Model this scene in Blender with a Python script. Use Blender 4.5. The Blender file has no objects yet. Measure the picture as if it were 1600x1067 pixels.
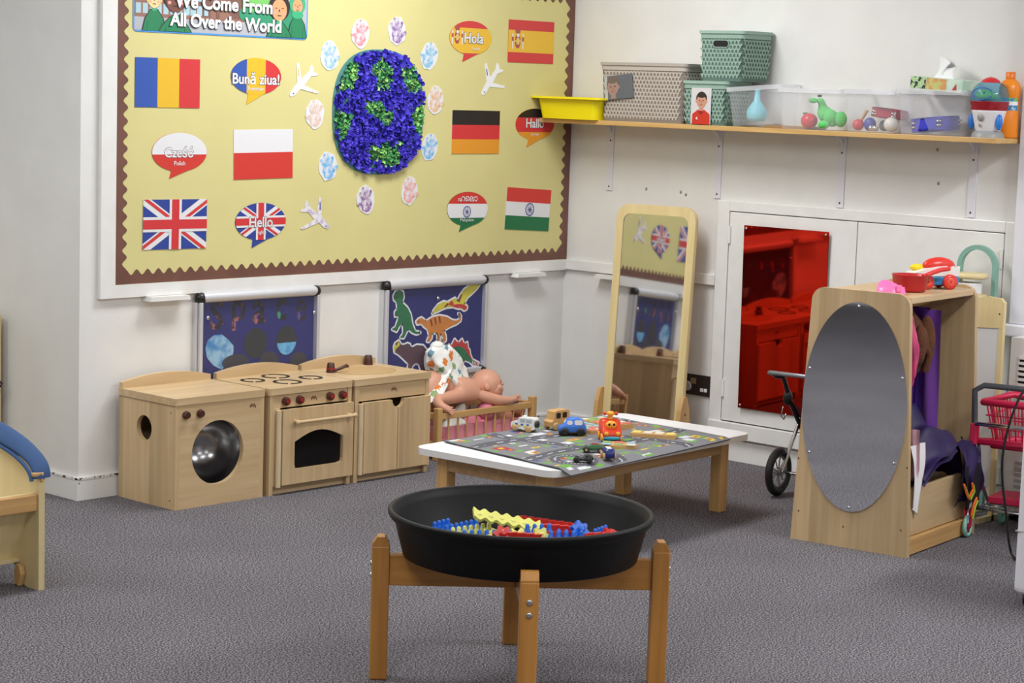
import bpy, bmesh, math, random
from mathutils import Matrix, Vector
R = math.radians
C = bpy.context.scene.collection
sc = bpy.context.scene

# ------------------------------------------------------------------ camera, world, light, exposure
F_PX = 3253.117
CAM = (-6.824114, -6.032272, 1.5)
AX = ((0.6825718023, -0.7301183929, 0.0319822909),
      (0.0670978745, 0.1061856612, 0.9920798761),
      (0.7277318255, 0.6750198054, -0.1214687304))       # right, up, forward
cd = bpy.data.cameras.new('camera'); cam = bpy.data.objects.new('camera', cd); C.objects.link(cam)
cd.sensor_width = 36; cd.lens = F_PX/1600*36; cd.clip_end = 60
cam.matrix_world = Matrix(((AX[0][0], AX[1][0], -AX[2][0], CAM[0]), (AX[0][1], AX[1][1], -AX[2][1], CAM[1]),
                           (AX[0][2], AX[1][2], -AX[2][2], CAM[2]), (0, 0, 0, 1)))
sc.camera = cam
w = bpy.data.worlds.new('world'); sc.world = w; w.use_nodes = True
w.node_tree.nodes['Background'].inputs[0].default_value = (.9, .95, 1, 1)
w.node_tree.nodes['Background'].inputs[1].default_value = .15
sc.view_settings.view_transform = 'Standard'; sc.view_settings.look = 'None'
sc.view_settings.gamma = 1; sc.view_settings.use_curve_mapping = False
sc.view_settings.exposure = 0.31
ZC = 2.62
def area(x, y, sx, sy, power, col=(.985, .993, 1), z=ZC-.06, rot=(0, 0, 0)):
    l = bpy.data.lights.new('ceiling_lamp_or_fill', 'AREA'); l.shape = 'RECTANGLE'; l.size = sx; l.size_y = sy
    l.energy = power; l.color = col
    o = bpy.data.objects.new('ceiling_lamp_or_fill', l); C.objects.link(o); o.location = (x, y, z); o.rotation_euler = rot
    return o
area(-.90, -4.05, .9, .25, 42)           # tube towards the right-hand wall
area(-1.55, -.95, 1.2, .5, 34)           # panel over the corner
area(-4.0, -.95, 1.2, .5, 22)
area(-3.2, -4.1, 1.2, .6, 16)
area(-5.4, -3.6, 1.2, .6, 34)
area(-2.8, -7.2, 1.2, .6, 36)
area(-6.0, -7.2, 1.2, .6, 34)
area(-5.0, .35, 1.2, .5, 20)             # added fill over the alcove, brightens the left-hand wall

# ------------------------------------------------------------------ helpers: materials
MATS = {}
def lin(c):
    return tuple(((v/255)/12.92 if v/255 <= .04045 else ((v/255+.055)/1.055)**2.4) for v in c)
def _base(name):
    m = bpy.data.materials.new(name); m.use_nodes = True
    nt = m.node_tree; p = nt.nodes['Principled BSDF']
    return m, nt, p
def mat(name, col=(200, 200, 200), rough=.5, metal=0, spec=.5, var=0, vscale=20, bump=0, bscale=60, sheen=0, coat=0, alpha=1):
    if name in MATS: return MATS[name]
    m, nt, p = _base(name); c = lin(col)
    p.inputs['Base Color'].default_value = (*c, 1); p.inputs['Roughness'].default_value = rough
    p.inputs['Metallic'].default_value = metal; p.inputs['Specular IOR Level'].default_value = spec
    if sheen: p.inputs['Sheen Weight'].default_value = sheen
    if coat: p.inputs['Coat Weight'].default_value = coat; p.inputs['Coat Roughness'].default_value = .1
    if alpha < 1: p.inputs['Alpha'].default_value = alpha
    N, L = nt.nodes, nt.links
    if var or bump:
        tc = N.new('ShaderNodeTexCoord')
    if var:
        n = N.new('ShaderNodeTexNoise'); n.inputs['Scale'].default_value = vscale; n.inputs['Detail'].default_value = 4
        L.new(tc.outputs['Object'], n.inputs['Vector'])
        r = N.new('ShaderNodeValToRGB')
        r.color_ramp.elements[0].position = .3; r.color_ramp.elements[1].position = .7
        r.color_ramp.elements[0].color = (*[v*(1-var) for v in c], 1)
        r.color_ramp.elements[1].color = (*[min(1, v*(1+var)) for v in c], 1)
        L.new(n.outputs['Fac'], r.inputs[0]); L.new(r.outputs[0], p.inputs['Base Color'])
    if bump:
        n2 = N.new('ShaderNodeTexNoise'); n2.inputs['Scale'].default_value = bscale; n2.inputs['Detail'].default_value = 3
        L.new(tc.outputs['Object'], n2.inputs['Vector'])
        b = N.new('ShaderNodeBump'); b.inputs['Strength'].default_value = bump; b.inputs['Distance'].default_value = .01
        L.new(n2.outputs['Fac'], b.inputs['Height']); L.new(b.outputs[0], p.inputs['Normal'])
    MATS[name] = m
    return m
def wood(name, c1, c2, grain='z', rough=.42, scale=9, stave=None, stretch=14):
    if name in MATS: return MATS[name]
    m, nt, p = _base(name); N, L = nt.nodes, nt.links
    tc = N.new('ShaderNodeTexCoord'); mp = N.new('ShaderNodeMapping')
    s = [scale*stretch/3]*3; s['xyz'.index(grain)] = scale/stretch*3
    mp.inputs['Scale'].default_value = s
    L.new(tc.outputs['Object'], mp.inputs['Vector'])
    n = N.new('ShaderNodeTexNoise'); n.inputs['Scale'].default_value = 1; n.inputs['Detail'].default_value = 6; n.inputs['Distortion'].default_value = .6
    L.new(mp.outputs[0], n.inputs['Vector'])
    r = N.new('ShaderNodeValToRGB'); r.color_ramp.elements[0].position = .28; r.color_ramp.elements[1].position = .72
    r.color_ramp.elements[0].color = (*lin(c2), 1); r.color_ramp.elements[1].color = (*lin(c1), 1)
    L.new(n.outputs['Fac'], r.inputs[0]); out = r.outputs[0]
    if stave:
        ax, wd = stave
        sx = N.new('ShaderNodeSeparateXYZ'); L.new(tc.outputs['Object'], sx.inputs[0])
        d = N.new('ShaderNodeMath'); d.operation = 'DIVIDE'; d.inputs[1].default_value = wd
        L.new(sx.outputs['XYZ'.index(ax.upper())], d.inputs[0])
        fl = N.new('ShaderNodeMath'); fl.operation = 'FLOOR'; L.new(d.outputs[0], fl.inputs[0])
        wn = N.new('ShaderNodeTexWhiteNoise'); wn.noise_dimensions = '1D'; L.new(fl.outputs[0], wn.inputs['W'])
        mr = N.new('ShaderNodeMapRange'); mr.inputs[3].default_value = .84; mr.inputs[4].default_value = 1.08
        L.new(wn.outputs[0], mr.inputs[0])
        hs = N.new('ShaderNodeHueSaturation'); L.new(out, hs.inputs['Color']); L.new(mr.outputs[0], hs.inputs['Value'])
        out = hs.outputs[0]
    L.new(out, p.inputs['Base Color']); p.inputs['Roughness'].default_value = rough
    MATS[name] = m
    return m
def clear(name, col, fac, rough=.15, tint=.5):
    """thin clear or tinted plastic: light passes straight, part of it scatters on the milky sheet"""
    if name in MATS: return MATS[name]
    m, nt, p = _base(name); N, L = nt.nodes, nt.links; c = lin(col)
    t = N.new('ShaderNodeBsdfTransparent'); t.inputs[0].default_value = (*[tint+(1-tint)*v for v in c], 1)
    p.inputs['Base Color'].default_value = (*c, 1); p.inputs['Roughness'].default_value = rough
    mx = N.new('ShaderNodeMixShader'); mx.inputs[0].default_value = fac
    L.new(t.outputs[0], mx.inputs[1]); L.new(p.outputs[0], mx.inputs[2])
    L.new(mx.outputs[0], N['Material Output'].inputs[0])
    MATS[name] = m
    return m
def patchy(name, c1, c2, scale, lo=.45, hi=.6, rough=.8, detail=4):
    """two colours in soft patches: crayon, paint or print on paper"""
    if name in MATS: return MATS[name]
    m, nt, p = _base(name); N, L = nt.nodes, nt.links
    tc = N.new('ShaderNodeTexCoord'); n = N.new('ShaderNodeTexNoise'); n.inputs['Scale'].default_value = scale; n.inputs['Detail'].default_value = detail
    L.new(tc.outputs['Object'], n.inputs['Vector'])
    r = N.new('ShaderNodeValToRGB'); r.color_ramp.elements[0].position = lo; r.color_ramp.elements[1].position = hi
    r.color_ramp.elements[0].color = (*lin(c1), 1); r.color_ramp.elements[1].color = (*lin(c2), 1)
    L.new(n.outputs['Fac'], r.inputs[0]); L.new(r.outputs[0], p.inputs['Base Color']); p.inputs['Roughness'].default_value = rough
    MATS[name] = m
    return m

# ------------------------------------------------------------------ helpers: geometry
I4 = Matrix.Identity(4)
WALL = Matrix(((1, 0, 0, 0), (0, 0, -1, 0), (0, 1, 0, 0), (0, 0, 0, 1)))     # (u,v,w) -> x=u, z=v, y=-w : faces -y
WALLX = Matrix(((0, 0, -1, 0), (-1, 0, 0, 0), (0, 1, 0, 0), (0, 0, 0, 1)))   # (u,v,w) -> y=-u, z=v, x=-w : faces -x
def T(x=0, y=0, z=0): return Matrix.Translation((x, y, z))
def RX(a): return Matrix.Rotation(R(a), 4, 'X')
def RY(a): return Matrix.Rotation(R(a), 4, 'Y')
def RZ(a): return Matrix.Rotation(R(a), 4, 'Z')
class G:
    def __init__(s): s.v = []; s.f = []; s.m = []; s.s = []
    def add(s, vs, fs, mi=0, sm=False, M=None):
        b = len(s.v)
        s.v += [tuple(M @ Vector(v)) for v in vs] if M is not None else [tuple(v) for v in vs]
        for f in fs: s.f.append([i+b for i in f]); s.m.append(mi); s.s.append(sm)
        return s
    def bm(s, bm, mi=0, sm=False, M=None):
        bm.verts.index_update(); bm.verts.ensure_lookup_table()
        s.add([v.co[:] for v in bm.verts], [[v.index for v in f.verts] for f in bm.faces], mi, sm, M); bm.free(); return s
    def box(s, lo, hi, bev=0, mi=0, M=None, seg=2):
        c = [(a+b)/2 for a, b in zip(lo, hi)]; d = [abs(b-a) for a, b in zip(lo, hi)]
        if bev <= 0:
            x0, y0, z0 = [min(a, b) for a, b in zip(lo, hi)]; x1, y1, z1 = [max(a, b) for a, b in zip(lo, hi)]
            return s.add([(x0,y0,z0),(x1,y0,z0),(x1,y1,z0),(x0,y1,z0),(x0,y0,z1),(x1,y0,z1),(x1,y1,z1),(x0,y1,z1)],
                         [(0,3,2,1),(4,5,6,7),(0,1,5,4),(1,2,6,5),(2,3,7,6),(3,0,4,7)], mi, False, M)
        bm = bmesh.new(); bmesh.ops.create_cube(bm, size=1, matrix=Matrix.Translation(c) @ Matrix.Diagonal((*d, 1)))
        bmesh.ops.bevel(bm, geom=bm.edges[:], offset=min(bev, min(d)*.49), segments=seg, affect='EDGES', profile=.5)
        return s.bm(bm, mi, False, M)
    def prism(s, poly, w0, w1, mi=0, M=WALL, top=None):
        n = len(poly); vs = [(u, v, w0) for u, v in poly]+[(u, v, w1) for u, v in poly]
        fs = [list(range(n))[::-1], list(range(n, 2*n))]+[(i, (i+1) % n, n+(i+1) % n, n+i) for i in range(n)]
        s.add(vs, fs, mi, False, M)
        if top is not None: s.m[-n-1] = top
        return s
    def flat(s, poly, wv, mi=0, M=WALL):
        return s.add([(u, v, wv) for u, v in poly], [list(range(len(poly)))], mi, False, M)
    def lathe(s, prof, n=32, mi=0, M=None, sm=True, sx=1, sy=1):
        vs = []; fs = []; k = len(prof)
        for i in range(n):
            a = 2*math.pi*i/n
            vs += [(r*math.cos(a)*sx, r*math.sin(a)*sy, z) for r, z in prof]
        for i in range(n):
            j = (i+1) % n
            for q in range(k-1): fs.append((i*k+q, j*k+q, j*k+q+1, i*k+q+1))
        s.add(vs, fs, mi, sm, M)
        for e, o in ((0, 0), (k-1, 1)):
            if prof[e][0] > 1e-6: s.add([vs[i*k+e] for i in range(n)], [list(range(n))[::-1] if o == 0 else list(range(n))], mi, False, M)
        return s
    def cyl(s, p0, p1, r, r2=None, n=14, mi=0, M=None):
        p0 = Vector(p0); p1 = Vector(p1); d = p1-p0; q = d.to_track_quat('Z', 'Y').to_matrix().to_4x4()
        MM = Matrix.Translation(p0) @ q
        if M is not None: MM = M @ MM
        return s.lathe([(r, 0), (r if r2 is None else r2, d.length)], n, mi, MM)
    def ell(s, c, r, mi=0, nu=20, nv=12, M=None):
        r = r if isinstance(r, (tuple, list)) else (r, r, r)
        prof = [(max(1e-7, math.sin(math.pi*i/nv)), -math.cos(math.pi*i/nv)) for i in range(nv+1)]
        MM = Matrix.Translation(c) @ Matrix.Diagonal((*r, 1))
        return s.lathe(prof, nu, mi, MM if M is None else M @ MM)
    def tube(s, pts, r, n=8, mi=0, closed=False, M=None, caps=True):
        P = [Vector(p) for p in pts]; k = len(P); vs = []; fs = []; up = None
        for i, p in enumerate(P):
            a = P[(i-1) % k] if (i > 0 or closed) else p; b = P[(i+1) % k] if (i < k-1 or closed) else p
            t = (b-a).normalized()
            if up is None: up = t.orthogonal().normalized()
            up = (up-t*up.dot(t)).normalized(); sd = t.cross(up)
            rr = r[i] if isinstance(r, (list, tuple)) else r
            vs += [tuple(p+(up*math.cos(2*math.pi*j/n)+sd*math.sin(2*math.pi*j/n))*rr) for j in range(n)]
        for i in range(k if closed else k-1):
            for j in range(n): fs.append((i*n+j, i*n+(j+1) % n, ((i+1) % k)*n+(j+1) % n, ((i+1) % k)*n+j))
        s.add(vs, fs, mi, True, M)
        if caps and not closed:
            s.add(vs[:n], [list(range(n))[::-1]], mi, False, M); s.add(vs[-n:], [list(range(n))], mi, False, M)
        return s
    def grid(s, fn, nu, nv, mi=0, M=None, sm=True, cm=None):
        vs = [fn(i/nu, j/nv) for j in range(nv+1) for i in range(nu+1)]
        b = len(s.m)
        s.add(vs, [(j*(nu+1)+i, j*(nu+1)+i+1, (j+1)*(nu+1)+i+1, (j+1)*(nu+1)+i) for j in range(nv) for i in range(nu)], mi, sm, M)
        if cm:
            for j in range(nv):
                for i in range(nu): s.m[b+j*nu+i] = cm((i+.5)/nu, (j+.5)/nv)
        return s
    def holed(s, outer, hole, w0, w1, mi=0, M=WALL, hm=None):
        """plate between a convex outer outline and a hole, both star-shaped about the hole's centre"""
        cu = sum(p[0] for p in hole)/len(hole); cv = sum(p[1] for p in hole)/len(hole); n = len(hole)
        angs = [math.atan2(p[1]-cv, p[0]-cu) for p in hole]
        def hit(a):
            dx, dy = math.cos(a), math.sin(a); best = None
            for i in range(len(outer)):
                x0, y0 = outer[i]; x1, y1 = outer[(i+1) % len(outer)]; ex, ey = x1-x0, y1-y0
                den = dx*ey-dy*ex
                if abs(den) < 1e-12: continue
                t = ((x0-cu)*ey-(y0-cv)*ex)/den; u = ((x0-cu)*dy-(y0-cv)*dx)/den
                if t > 0 and -1e-6 <= u <= 1+1e-6 and (best is None or t < best): best = t
            return (cu+dx*best, cv+dy*best)
        out = [hit(a) for a in angs]
        for c in outer:                                           # snap to the corners
            ca = math.atan2(c[1]-cv, c[0]-cu)
            k = min(range(n), key=lambda i: abs((angs[i]-ca+math.pi) % (2*math.pi)-math.pi)); out[k] = c
        vs = [(u, v, z) for z in (w0, w1) for ring in (out, hole) for u, v in ring]; fs = []
        for i in range(n):
            j = (i+1) % n
            fs += [(i, n+i, n+j, j), (2*n+i, 2*n+j, 3*n+j, 3*n+i), (i, j, 2*n+j, 2*n+i), (n+i, 3*n+i, 3*n+j, n+j)]
        b = len(s.m); s.add(vs, fs, mi, False, M)
        if hm is not None:
            for i in range(n): s.m[b+4*i+3] = hm
        return s
    def mesh(s, name, mats):
        me = bpy.data.meshes.new(name); me.from_pydata(s.v, [], s.f)
        for m in (mats if isinstance(mats, (list, tuple)) else [mats]): me.materials.append(m)
        me.polygons.foreach_set('material_index', s.m); me.polygons.foreach_set('use_smooth', s.s); me.update()
        return me
def link(name, me, parent=None, loc=(0, 0, 0), rot=(0, 0, 0)):
    o = bpy.data.objects.new(name, me); C.objects.link(o); o.location = loc; o.rotation_euler = rot
    if parent is not None: o.parent = parent
    return o
def obj(name, g, mats, parent=None, loc=(0, 0, 0), rot=(0, 0, 0)):
    return link(name, g.mesh(name, mats), parent, loc, rot)
def tag(o, label, cat, group=None):
    o['label'] = label; o['category'] = cat
    if group: o['group'] = group
    return o
def thing(name, label, cat, loc=(0, 0, 0), rz=0, group=None):
    o = bpy.data.objects.new(name, None); C.objects.link(o); o.location = loc; o.rotation_euler = (0, 0, R(rz)); o.empty_display_size = .05
    return tag(o, label, cat, group)
def struct(name, g, m, label=None):
    o = obj(name, g, m); o['kind'] = 'structure'
    if label: o['label'] = label
    return o
def bxo(name, lo, hi, m, parent=None, bev=0, **k): return obj(name, G().box(lo, hi, bev, **k), m, parent)
def circ(cx, cy, rx, ry=None, n=36, a0=0, a1=360):
    ry = rx if ry is None else ry; full = abs(a1-a0) >= 360
    k = n if full else n+1
    return [(cx+rx*math.cos(R(a0+(a1-a0)*i/n)), cy+ry*math.sin(R(a0+(a1-a0)*i/n))) for i in range(k)]
def rrect(x0, y0, x1, y1, r, n=5):
    pts = []
    for cx, cy, a in ((x1-r, y0+r, -90), (x1-r, y1-r, 0), (x0+r, y1-r, 90), (x0+r, y0+r, 180)):
        pts += circ(cx, cy, r, r, n, a, a+90)
    return pts
def clip(poly, conv):
    """Sutherland-Hodgman against a counter-clockwise convex polygon"""
    out = list(poly)
    for i in range(len(conv)):
        ax, ay = conv[i]; bx, by = conv[(i+1) % len(conv)]; inp, out = out, []
        sd = lambda p: (bx-ax)*(p[1]-ay)-(by-ay)*(p[0]-ax)
        for k in range(len(inp)):
            p, q = inp[k-1], inp[k]; sp, sq = sd(p), sd(q)
            if (sp >= 0) != (sq >= 0):
                t = sp/(sp-sq); out.append((p[0]+(q[0]-p[0])*t, p[1]+(q[1]-p[1])*t))
            if sq >= 0: out.append(q)
        if len(out) < 3: return []
    return out
def text(body, width=None, height=None, bold=0.0):
    """flat lettering outlines centred on the origin: (verts, faces)"""
    cu = bpy.data.curves.new('lettering', 'FONT'); cu.body = body; cu.size = 1; cu.offset = bold; cu.fill_mode = 'FRONT'; cu.resolution_u = 3
    o = bpy.data.objects.new('lettering', cu); C.objects.link(o)
    dg = bpy.context.evaluated_depsgraph_get(); dg.update()
    me = bpy.data.meshes.new_from_object(o.evaluated_get(dg))
    vs = [v.co[:2] for v in me.vertices]; fs = [list(p.vertices) for p in me.polygons]
    bpy.data.objects.remove(o); bpy.data.meshes.remove(me)
    if not vs: return [], []
    x0, x1 = min(v[0] for v in vs), max(v[0] for v in vs); y0, y1 = min(v[1] for v in vs), max(v[1] for v in vs)
    sx = width/(x1-x0) if width else height/(y1-y0); sy = height/(y1-y0) if height else sx
    return [((v[0]-(x0+x1)/2)*sx, (v[1]-(y0+y1)/2)*sy) for v in vs], fs
def put_text(g, body, cu, cv, wv, mi, width=None, height=None, bold=0.0, ang=0, M=WALL, grow=1.0):
    vs, fs = text(body, width, height, bold); c, s_ = math.cos(R(ang)), math.sin(R(ang))
    g.add([(cu+(u*c-v*s_)*grow, cv+(u*s_+v*c)*grow, wv) for u, v in vs], fs, mi, False, M)
def ray(px, py):
    d = [px-800, 533.5-py, F_PX]
    return Vector([sum(AX[k][i]*d[k] for k in range(3)) for i in range(3)])
def onA(px, py, y=0.0):                       # a point of the photo put on a plane parallel to the back wall -> (x, z)
    d = ray(px, py); t = (y-CAM[1])/d[1]; return (CAM[0]+t*d[0], CAM[2]+t*d[2])
def onB(px, py, x=0.0):                       # ... parallel to the right wall -> (y, z)
    d = ray(px, py); t = (x-CAM[0])/d[0]; return (CAM[1]+t*d[1], CAM[2]+t*d[2])
def onZ(px, py, z=0.0):                       # ... on a level plane -> (x, y)
    d = ray(px, py); t = (z-CAM[2])/d[2]; return (CAM[0]+t*d[0], CAM[1]+t*d[1])
def skin(nodes, edges, sub=2):
    """nodes: {name: ((x,y,z), radius)} -> one smooth continuous mesh grown along the edges"""
    names = list(nodes); me = bpy.data.meshes.new('skin')
    me.from_pydata([nodes[n][0] for n in names], [(names.index(a), names.index(b)) for a, b in edges], [])
    o = bpy.data.objects.new('skin', me); C.objects.link(o)
    o.modifiers.new('s', 'SKIN'); m2 = o.modifiers.new('d', 'SUBSURF'); m2.levels = sub; m2.render_levels = sub
    for i, n in enumerate(names):
        sv = me.skin_vertices[0].data[i]; r = nodes[n][1]; sv.radius = (r, r); sv.use_root = (i == 0)
    dg = bpy.context.evaluated_depsgraph_get(); dg.update()
    me2 = bpy.data.meshes.new_from_object(o.evaluated_get(dg)); bpy.data.objects.remove(o)
    g = G(); g.add([v.co[:] for v in me2.vertices], [list(p.vertices) for p in me2.polygons], 0, True); bpy.data.meshes.remove(me2)
    return g
def copy_tree(o, parent=None):
    c = o.copy(); C.objects.link(c); c.parent = parent
    for ch in list(o.children): copy_tree(ch, c)
    return c

# ------------------------------------------------------------------ shared materials
WHITE = mat('white_paint', (228, 227, 224), .45, var=.03, vscale=6, bump=.05, bscale=30)
TRIM = mat('white_gloss_paint', (232, 231, 228), .3, var=.03, vscale=15, bump=.06, bscale=25)
MZ = wood('maple_upright', (212, 185, 144), (193, 163, 121), 'z')
MX = wood('maple_along', (212, 185, 144), (193, 163, 121), 'x')
MY = wood('maple_across', (212, 185, 144), (193, 163, 121), 'y')
MS = wood('maple_staves', (212, 184, 142), (194, 162, 118), 'z', stave=('x', .055))
MSY = wood('maple_staves_side', (214, 186, 144), (196, 164, 120), 'z', stave=('y', .075))
BEECH = wood('beech', (212, 170, 112), (190, 146, 90), 'x')
BEECHZ = wood('beech_upright', (212, 170, 112), (190, 146, 90), 'z')
ORANGEW = wood('orange_stained_pine', (196, 138, 66), (164, 108, 46), 'z', rough=.35, scale=7)
ORANGEWX = wood('orange_stained_pine_beam', (196, 138, 66), (164, 108, 46), 'x', rough=.35, scale=7)
PLY = wood('cream_ply', (226, 208, 160), (214, 193, 142), 'z', scale=5)
STEEL = mat('steel', (200, 200, 202), .25, 1)
CHROME = mat('chrome', (215, 215, 218), .12, 1)
MIRROR = mat('mirror_glass', (222, 224, 226), .02, 1)
BLACKP = mat('black_plastic', (22, 22, 24), .35)
DARK = mat('dark_void', (20, 18, 17), .8)
PAPER = mat('white_paper', (236, 236, 238), .6)
BROWNK = mat('brown_knob', (74, 38, 30), .35)
REDP = mat('red_plastic', (205, 40, 36), .3)
BLUEP = mat('blue_plastic', (28, 98, 205), .3)
YELP = mat('yellow_plastic', (245, 215, 20), .3)
# ------------------------------------------------------------------ the room
def carpet():
    m, nt, p = _base('speckled_carpet'); N, L = nt.nodes, nt.links
    tc = N.new('ShaderNodeTexCoord')
    n = N.new('ShaderNodeTexNoise'); n.inputs['Scale'].default_value = 195; n.inputs['Detail'].default_value = 2; n.inputs['Roughness'].default_value = .6
    L.new(tc.outputs['Object'], n.inputs['Vector'])
    r = N.new('ShaderNodeValToRGB'); e = r.color_ramp.elements
    e[0].position = .38; e[0].color = (*lin((34, 32, 36)), 1); e[1].position = .64; e[1].color = (*lin((168, 164, 168)), 1)
    k = e.new(.46); k.color = (*lin((92, 89, 94)), 1); k = e.new(.55); k.color = (*lin((122, 118, 123)), 1)
    L.new(n.outputs['Fac'], r.inputs[0])
    n2 = N.new('ShaderNodeTexNoise'); n2.inputs['Scale'].default_value = 2.2; n2.inputs['Detail'].default_value = 3
    L.new(tc.outputs['Object'], n2.inputs['Vector'])
    mr = N.new('ShaderNodeMapRange'); mr.inputs[1].default_value = .3; mr.inputs[2].default_value = .7; mr.inputs[3].default_value = .84; mr.inputs[4].default_value = .98
    L.new(n2.outputs['Fac'], mr.inputs[0])
    h = N.new('ShaderNodeHueSaturation'); L.new(r.outputs[0], h.inputs['Color']); L.new(mr.outputs[0], h.inputs['Value'])
    L.new(h.outputs[0], p.inputs['Base Color']); p.inputs['Roughness'].default_value = .95; p.inputs['Specular IOR Level'].default_value = .15
    b = N.new('ShaderNodeBump'); b.inputs['Strength'].default_value = .5; b.inputs['Distance'].default_value = .004
    L.new(n.outputs['Fac'], b.inputs['Height']); L.new(b.outputs[0], p.inputs['Normal'])
    return m
def chipped(name, thr):
    m, nt, p = _base(name); N, L = nt.nodes, nt.links
    tc = N.new('ShaderNodeTexCoord'); n = N.new('ShaderNodeTexNoise'); n.inputs['Scale'].default_value = 55; n.inputs['Detail'].default_value = 4
    L.new(tc.outputs['Object'], n.inputs['Vector'])
    r = N.new('ShaderNodeValToRGB'); r.color_ramp.interpolation = 'CONSTANT'
    r.color_ramp.elements[0].color = (*lin((230, 229, 226)), 1); r.color_ramp.elements[1].position = thr; r.color_ramp.elements[1].color = (*lin((78, 66, 60)), 1)
    L.new(n.outputs['Fac'], r.inputs[0]); L.new(r.outputs[0], p.inputs['Base Color']); p.inputs['Roughness'].default_value = .35
    return m
struct('floor', G().box((-9, -9, -.1), (.1, 1.3, 0)), carpet())
struct('ceiling', G().box((-9, -9, ZC), (.1, 1.3, ZC+.1)), mat('ceiling_white', (235, 235, 232), .8))
struct('wall_back', G().box((-2.55, 0, 0), (.1, .12, ZC)), WHITE)
wr = struct('wall_right', G().box((0, -9, 0), (.1, 0, ZC)), WHITE)
for y, z in ((-.447, 1.09), (-.633, 1.087), (-.66, 1.078), (-1.848, 1.316), (-1.86, 1.19)): obj('screw_stub', G().ell((0, y, z), (.004, .006, .007), 0, 10, 6), mat('screw_stub_grey', (150, 146, 142), .6), wr)
struct('wall_left', G().box((-2.55, .12, 0), (-2.43, 1.3, ZC)), WHITE)
struct('wall_alcove', G().box((-9, 1.2, 0), (-2.55, 1.3, ZC)), WHITE)
struct('wall_front', G().box((-9, -9.1, 0), (.1, -9, ZC)), WHITE)
struct('wall_far', G().box((-9.1, -9, 0), (-9, 1.3, ZC)), WHITE)
CH = chipped('chipped_skirting_paint', .72); CHE = chipped('chipped_skirting_edge', .56)
def skirting(name, lo, hi, ax):
    g = G().box(lo, hi); o = struct(name, g, CH)
    e = G().box((lo[0]-(.002 if ax == 'x' else 0), lo[1]-(.002 if ax == 'y' else 0), hi[2]-.009), (hi[0], hi[1], hi[2]-.002))
    obj('worn_edge', e, CHE, o)
    return o
skirting('baseboard_back', (-2.564, -.014, 0), (-.012, 0, .083), 'y')
skirting('baseboard_left', (-2.564, 0, 0), (-2.55, 1.2, .083), 'x')
struct('baseboard_right', G().box((-.012, -.83, 0), (0, 0, .083), .003), TRIM)
# painted rails that frame the display board
trim = G().prism([(-2.475, .712), (-2.412, .758), (-2.412, ZC), (-2.475, ZC)], 0, .02)
struct('trim_1', trim, TRIM)
struct('trim_2', G().prism([(-2.475, .712), (-.002, .712), (-.002, .758), (-2.412, .758)], 0, .02), TRIM)
struct('trim_3', G().box((-.016, -.84, .715), (0, -.02, .76), .003), TRIM)
# cupboard front on the right wall
fr = G()
for lo, hi in (((-.022, -.905, .1), (0, -.845, 1.068)), ((-.022, -2.212, .1), (0, -2.165, 1.068)), ((-.022, -2.165, 1.026), (0, -.905, 1.068)),
               ((-.03, -2.212, .098), (0, -.845, .163))):
    fr.box(lo, hi, .003)
struct('trim_4', fr, TRIM)
struct('baseboard_cupboard', G().box((-.008, -2.212, 0), (0, -.83, .088), .003), TRIM)
GAP = mat('gap_shade', (70, 62, 56), .9)
struct('rebate_shade', G().box((-.006, -2.166, .16), (-.0005, -.904, 1.028)), GAP)     # dark sheet in the door rebate, its shadow put into the colour
def cdoor(name, y0, y1, hinge):
    d = struct(name, G().box((-.02, y0, .168), (-.004, y1, 1.023), .002), TRIM)
    for z in (.3, .93):
        h = G().cyl((-.024, hinge, z-.035), (-.024, hinge, z+.035), .006); obj('hinge', h, TRIM, d)
    return d
cdoor('door_1', -1.522, -.908, -.912); cdoor('door_2', -2.161, -1.526, -2.157)
# boxed-in pipe at the right-hand end and its sill
PIL = mat('lilac_white_paint', (226, 225, 232), .4, var=.02)
struct('trim_6', G().box((-.05, -2.75, .70), (0, -2.216, ZC), .004).box((-.075, -2.75, .655), (0, -2.20, .70), .006), PIL)
# out of the photo, only seen as light in mirrors: lamp panels are the area lamps at the top of the script

# ------------------------------------------------------------------ display board
board = thing('display_board', 'large yellow-papered display board with scalloped brown border on the back wall', 'notice board', (0, 0, 0))
YPAP = mat('yellow_backing_paper', (213, 204, 140), .7, var=.035, vscale=3, bump=.05, bscale=5)
BRN = mat('brown_border_paper', (112, 74, 62), .45, var=.14, vscale=9)
PY = .012
obj('backing_paper', G().prism([(-2.412, .758), (-.003, .758), (-.003, 1.93), (-2.412, 1.93)], .0012, PY), YPAP, board)
pp = .0485
def scallop(length, depth, n, k=6):
    pts = []
    for i in range(n*k+1):
        t = i/k; pts.append((length*i/(n*k), depth-.0105*(1-math.cos(2*math.pi*t))))
    return pts
def strip(name, o, du, dv, length, n):
    pts = [(0, 0)]+scallop(length, .052, n)+[(length, 0)]
    poly = [(o[0]+u*du[0]+v*dv[0], o[1]+u*du[1]+v*dv[1]) for u, v in pts]
    # the strip is cut into convex-ish cells so that the wavy edge fills cleanly
    g = G(); b = []
    top = poly[1:-1]; base = [(o[0]+u*du[0], o[1]+u*du[1]) for u, v in pts[1:-1]]
    hh = PY+.0012+(.0006 if du[1] else 0); vs = [(p[0], p[1], hh) for p in base]+[(p[0], p[1], hh) for p in top]; m = len(top)
    vs += [(p[0], p[1], PY) for p in top]
    g.add(vs, [(i, i+1, m+i+1, m+i) for i in range(m-1)]+[(m+i, m+i+1, 2*m+i+1, 2*m+i) for i in range(m-1)], 0, False, WALL)
    return obj(name, g, BRN, board)
strip('border_strip', (-2.411, .759), (1, 0), (0, 1), 2.409, 50)
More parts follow.
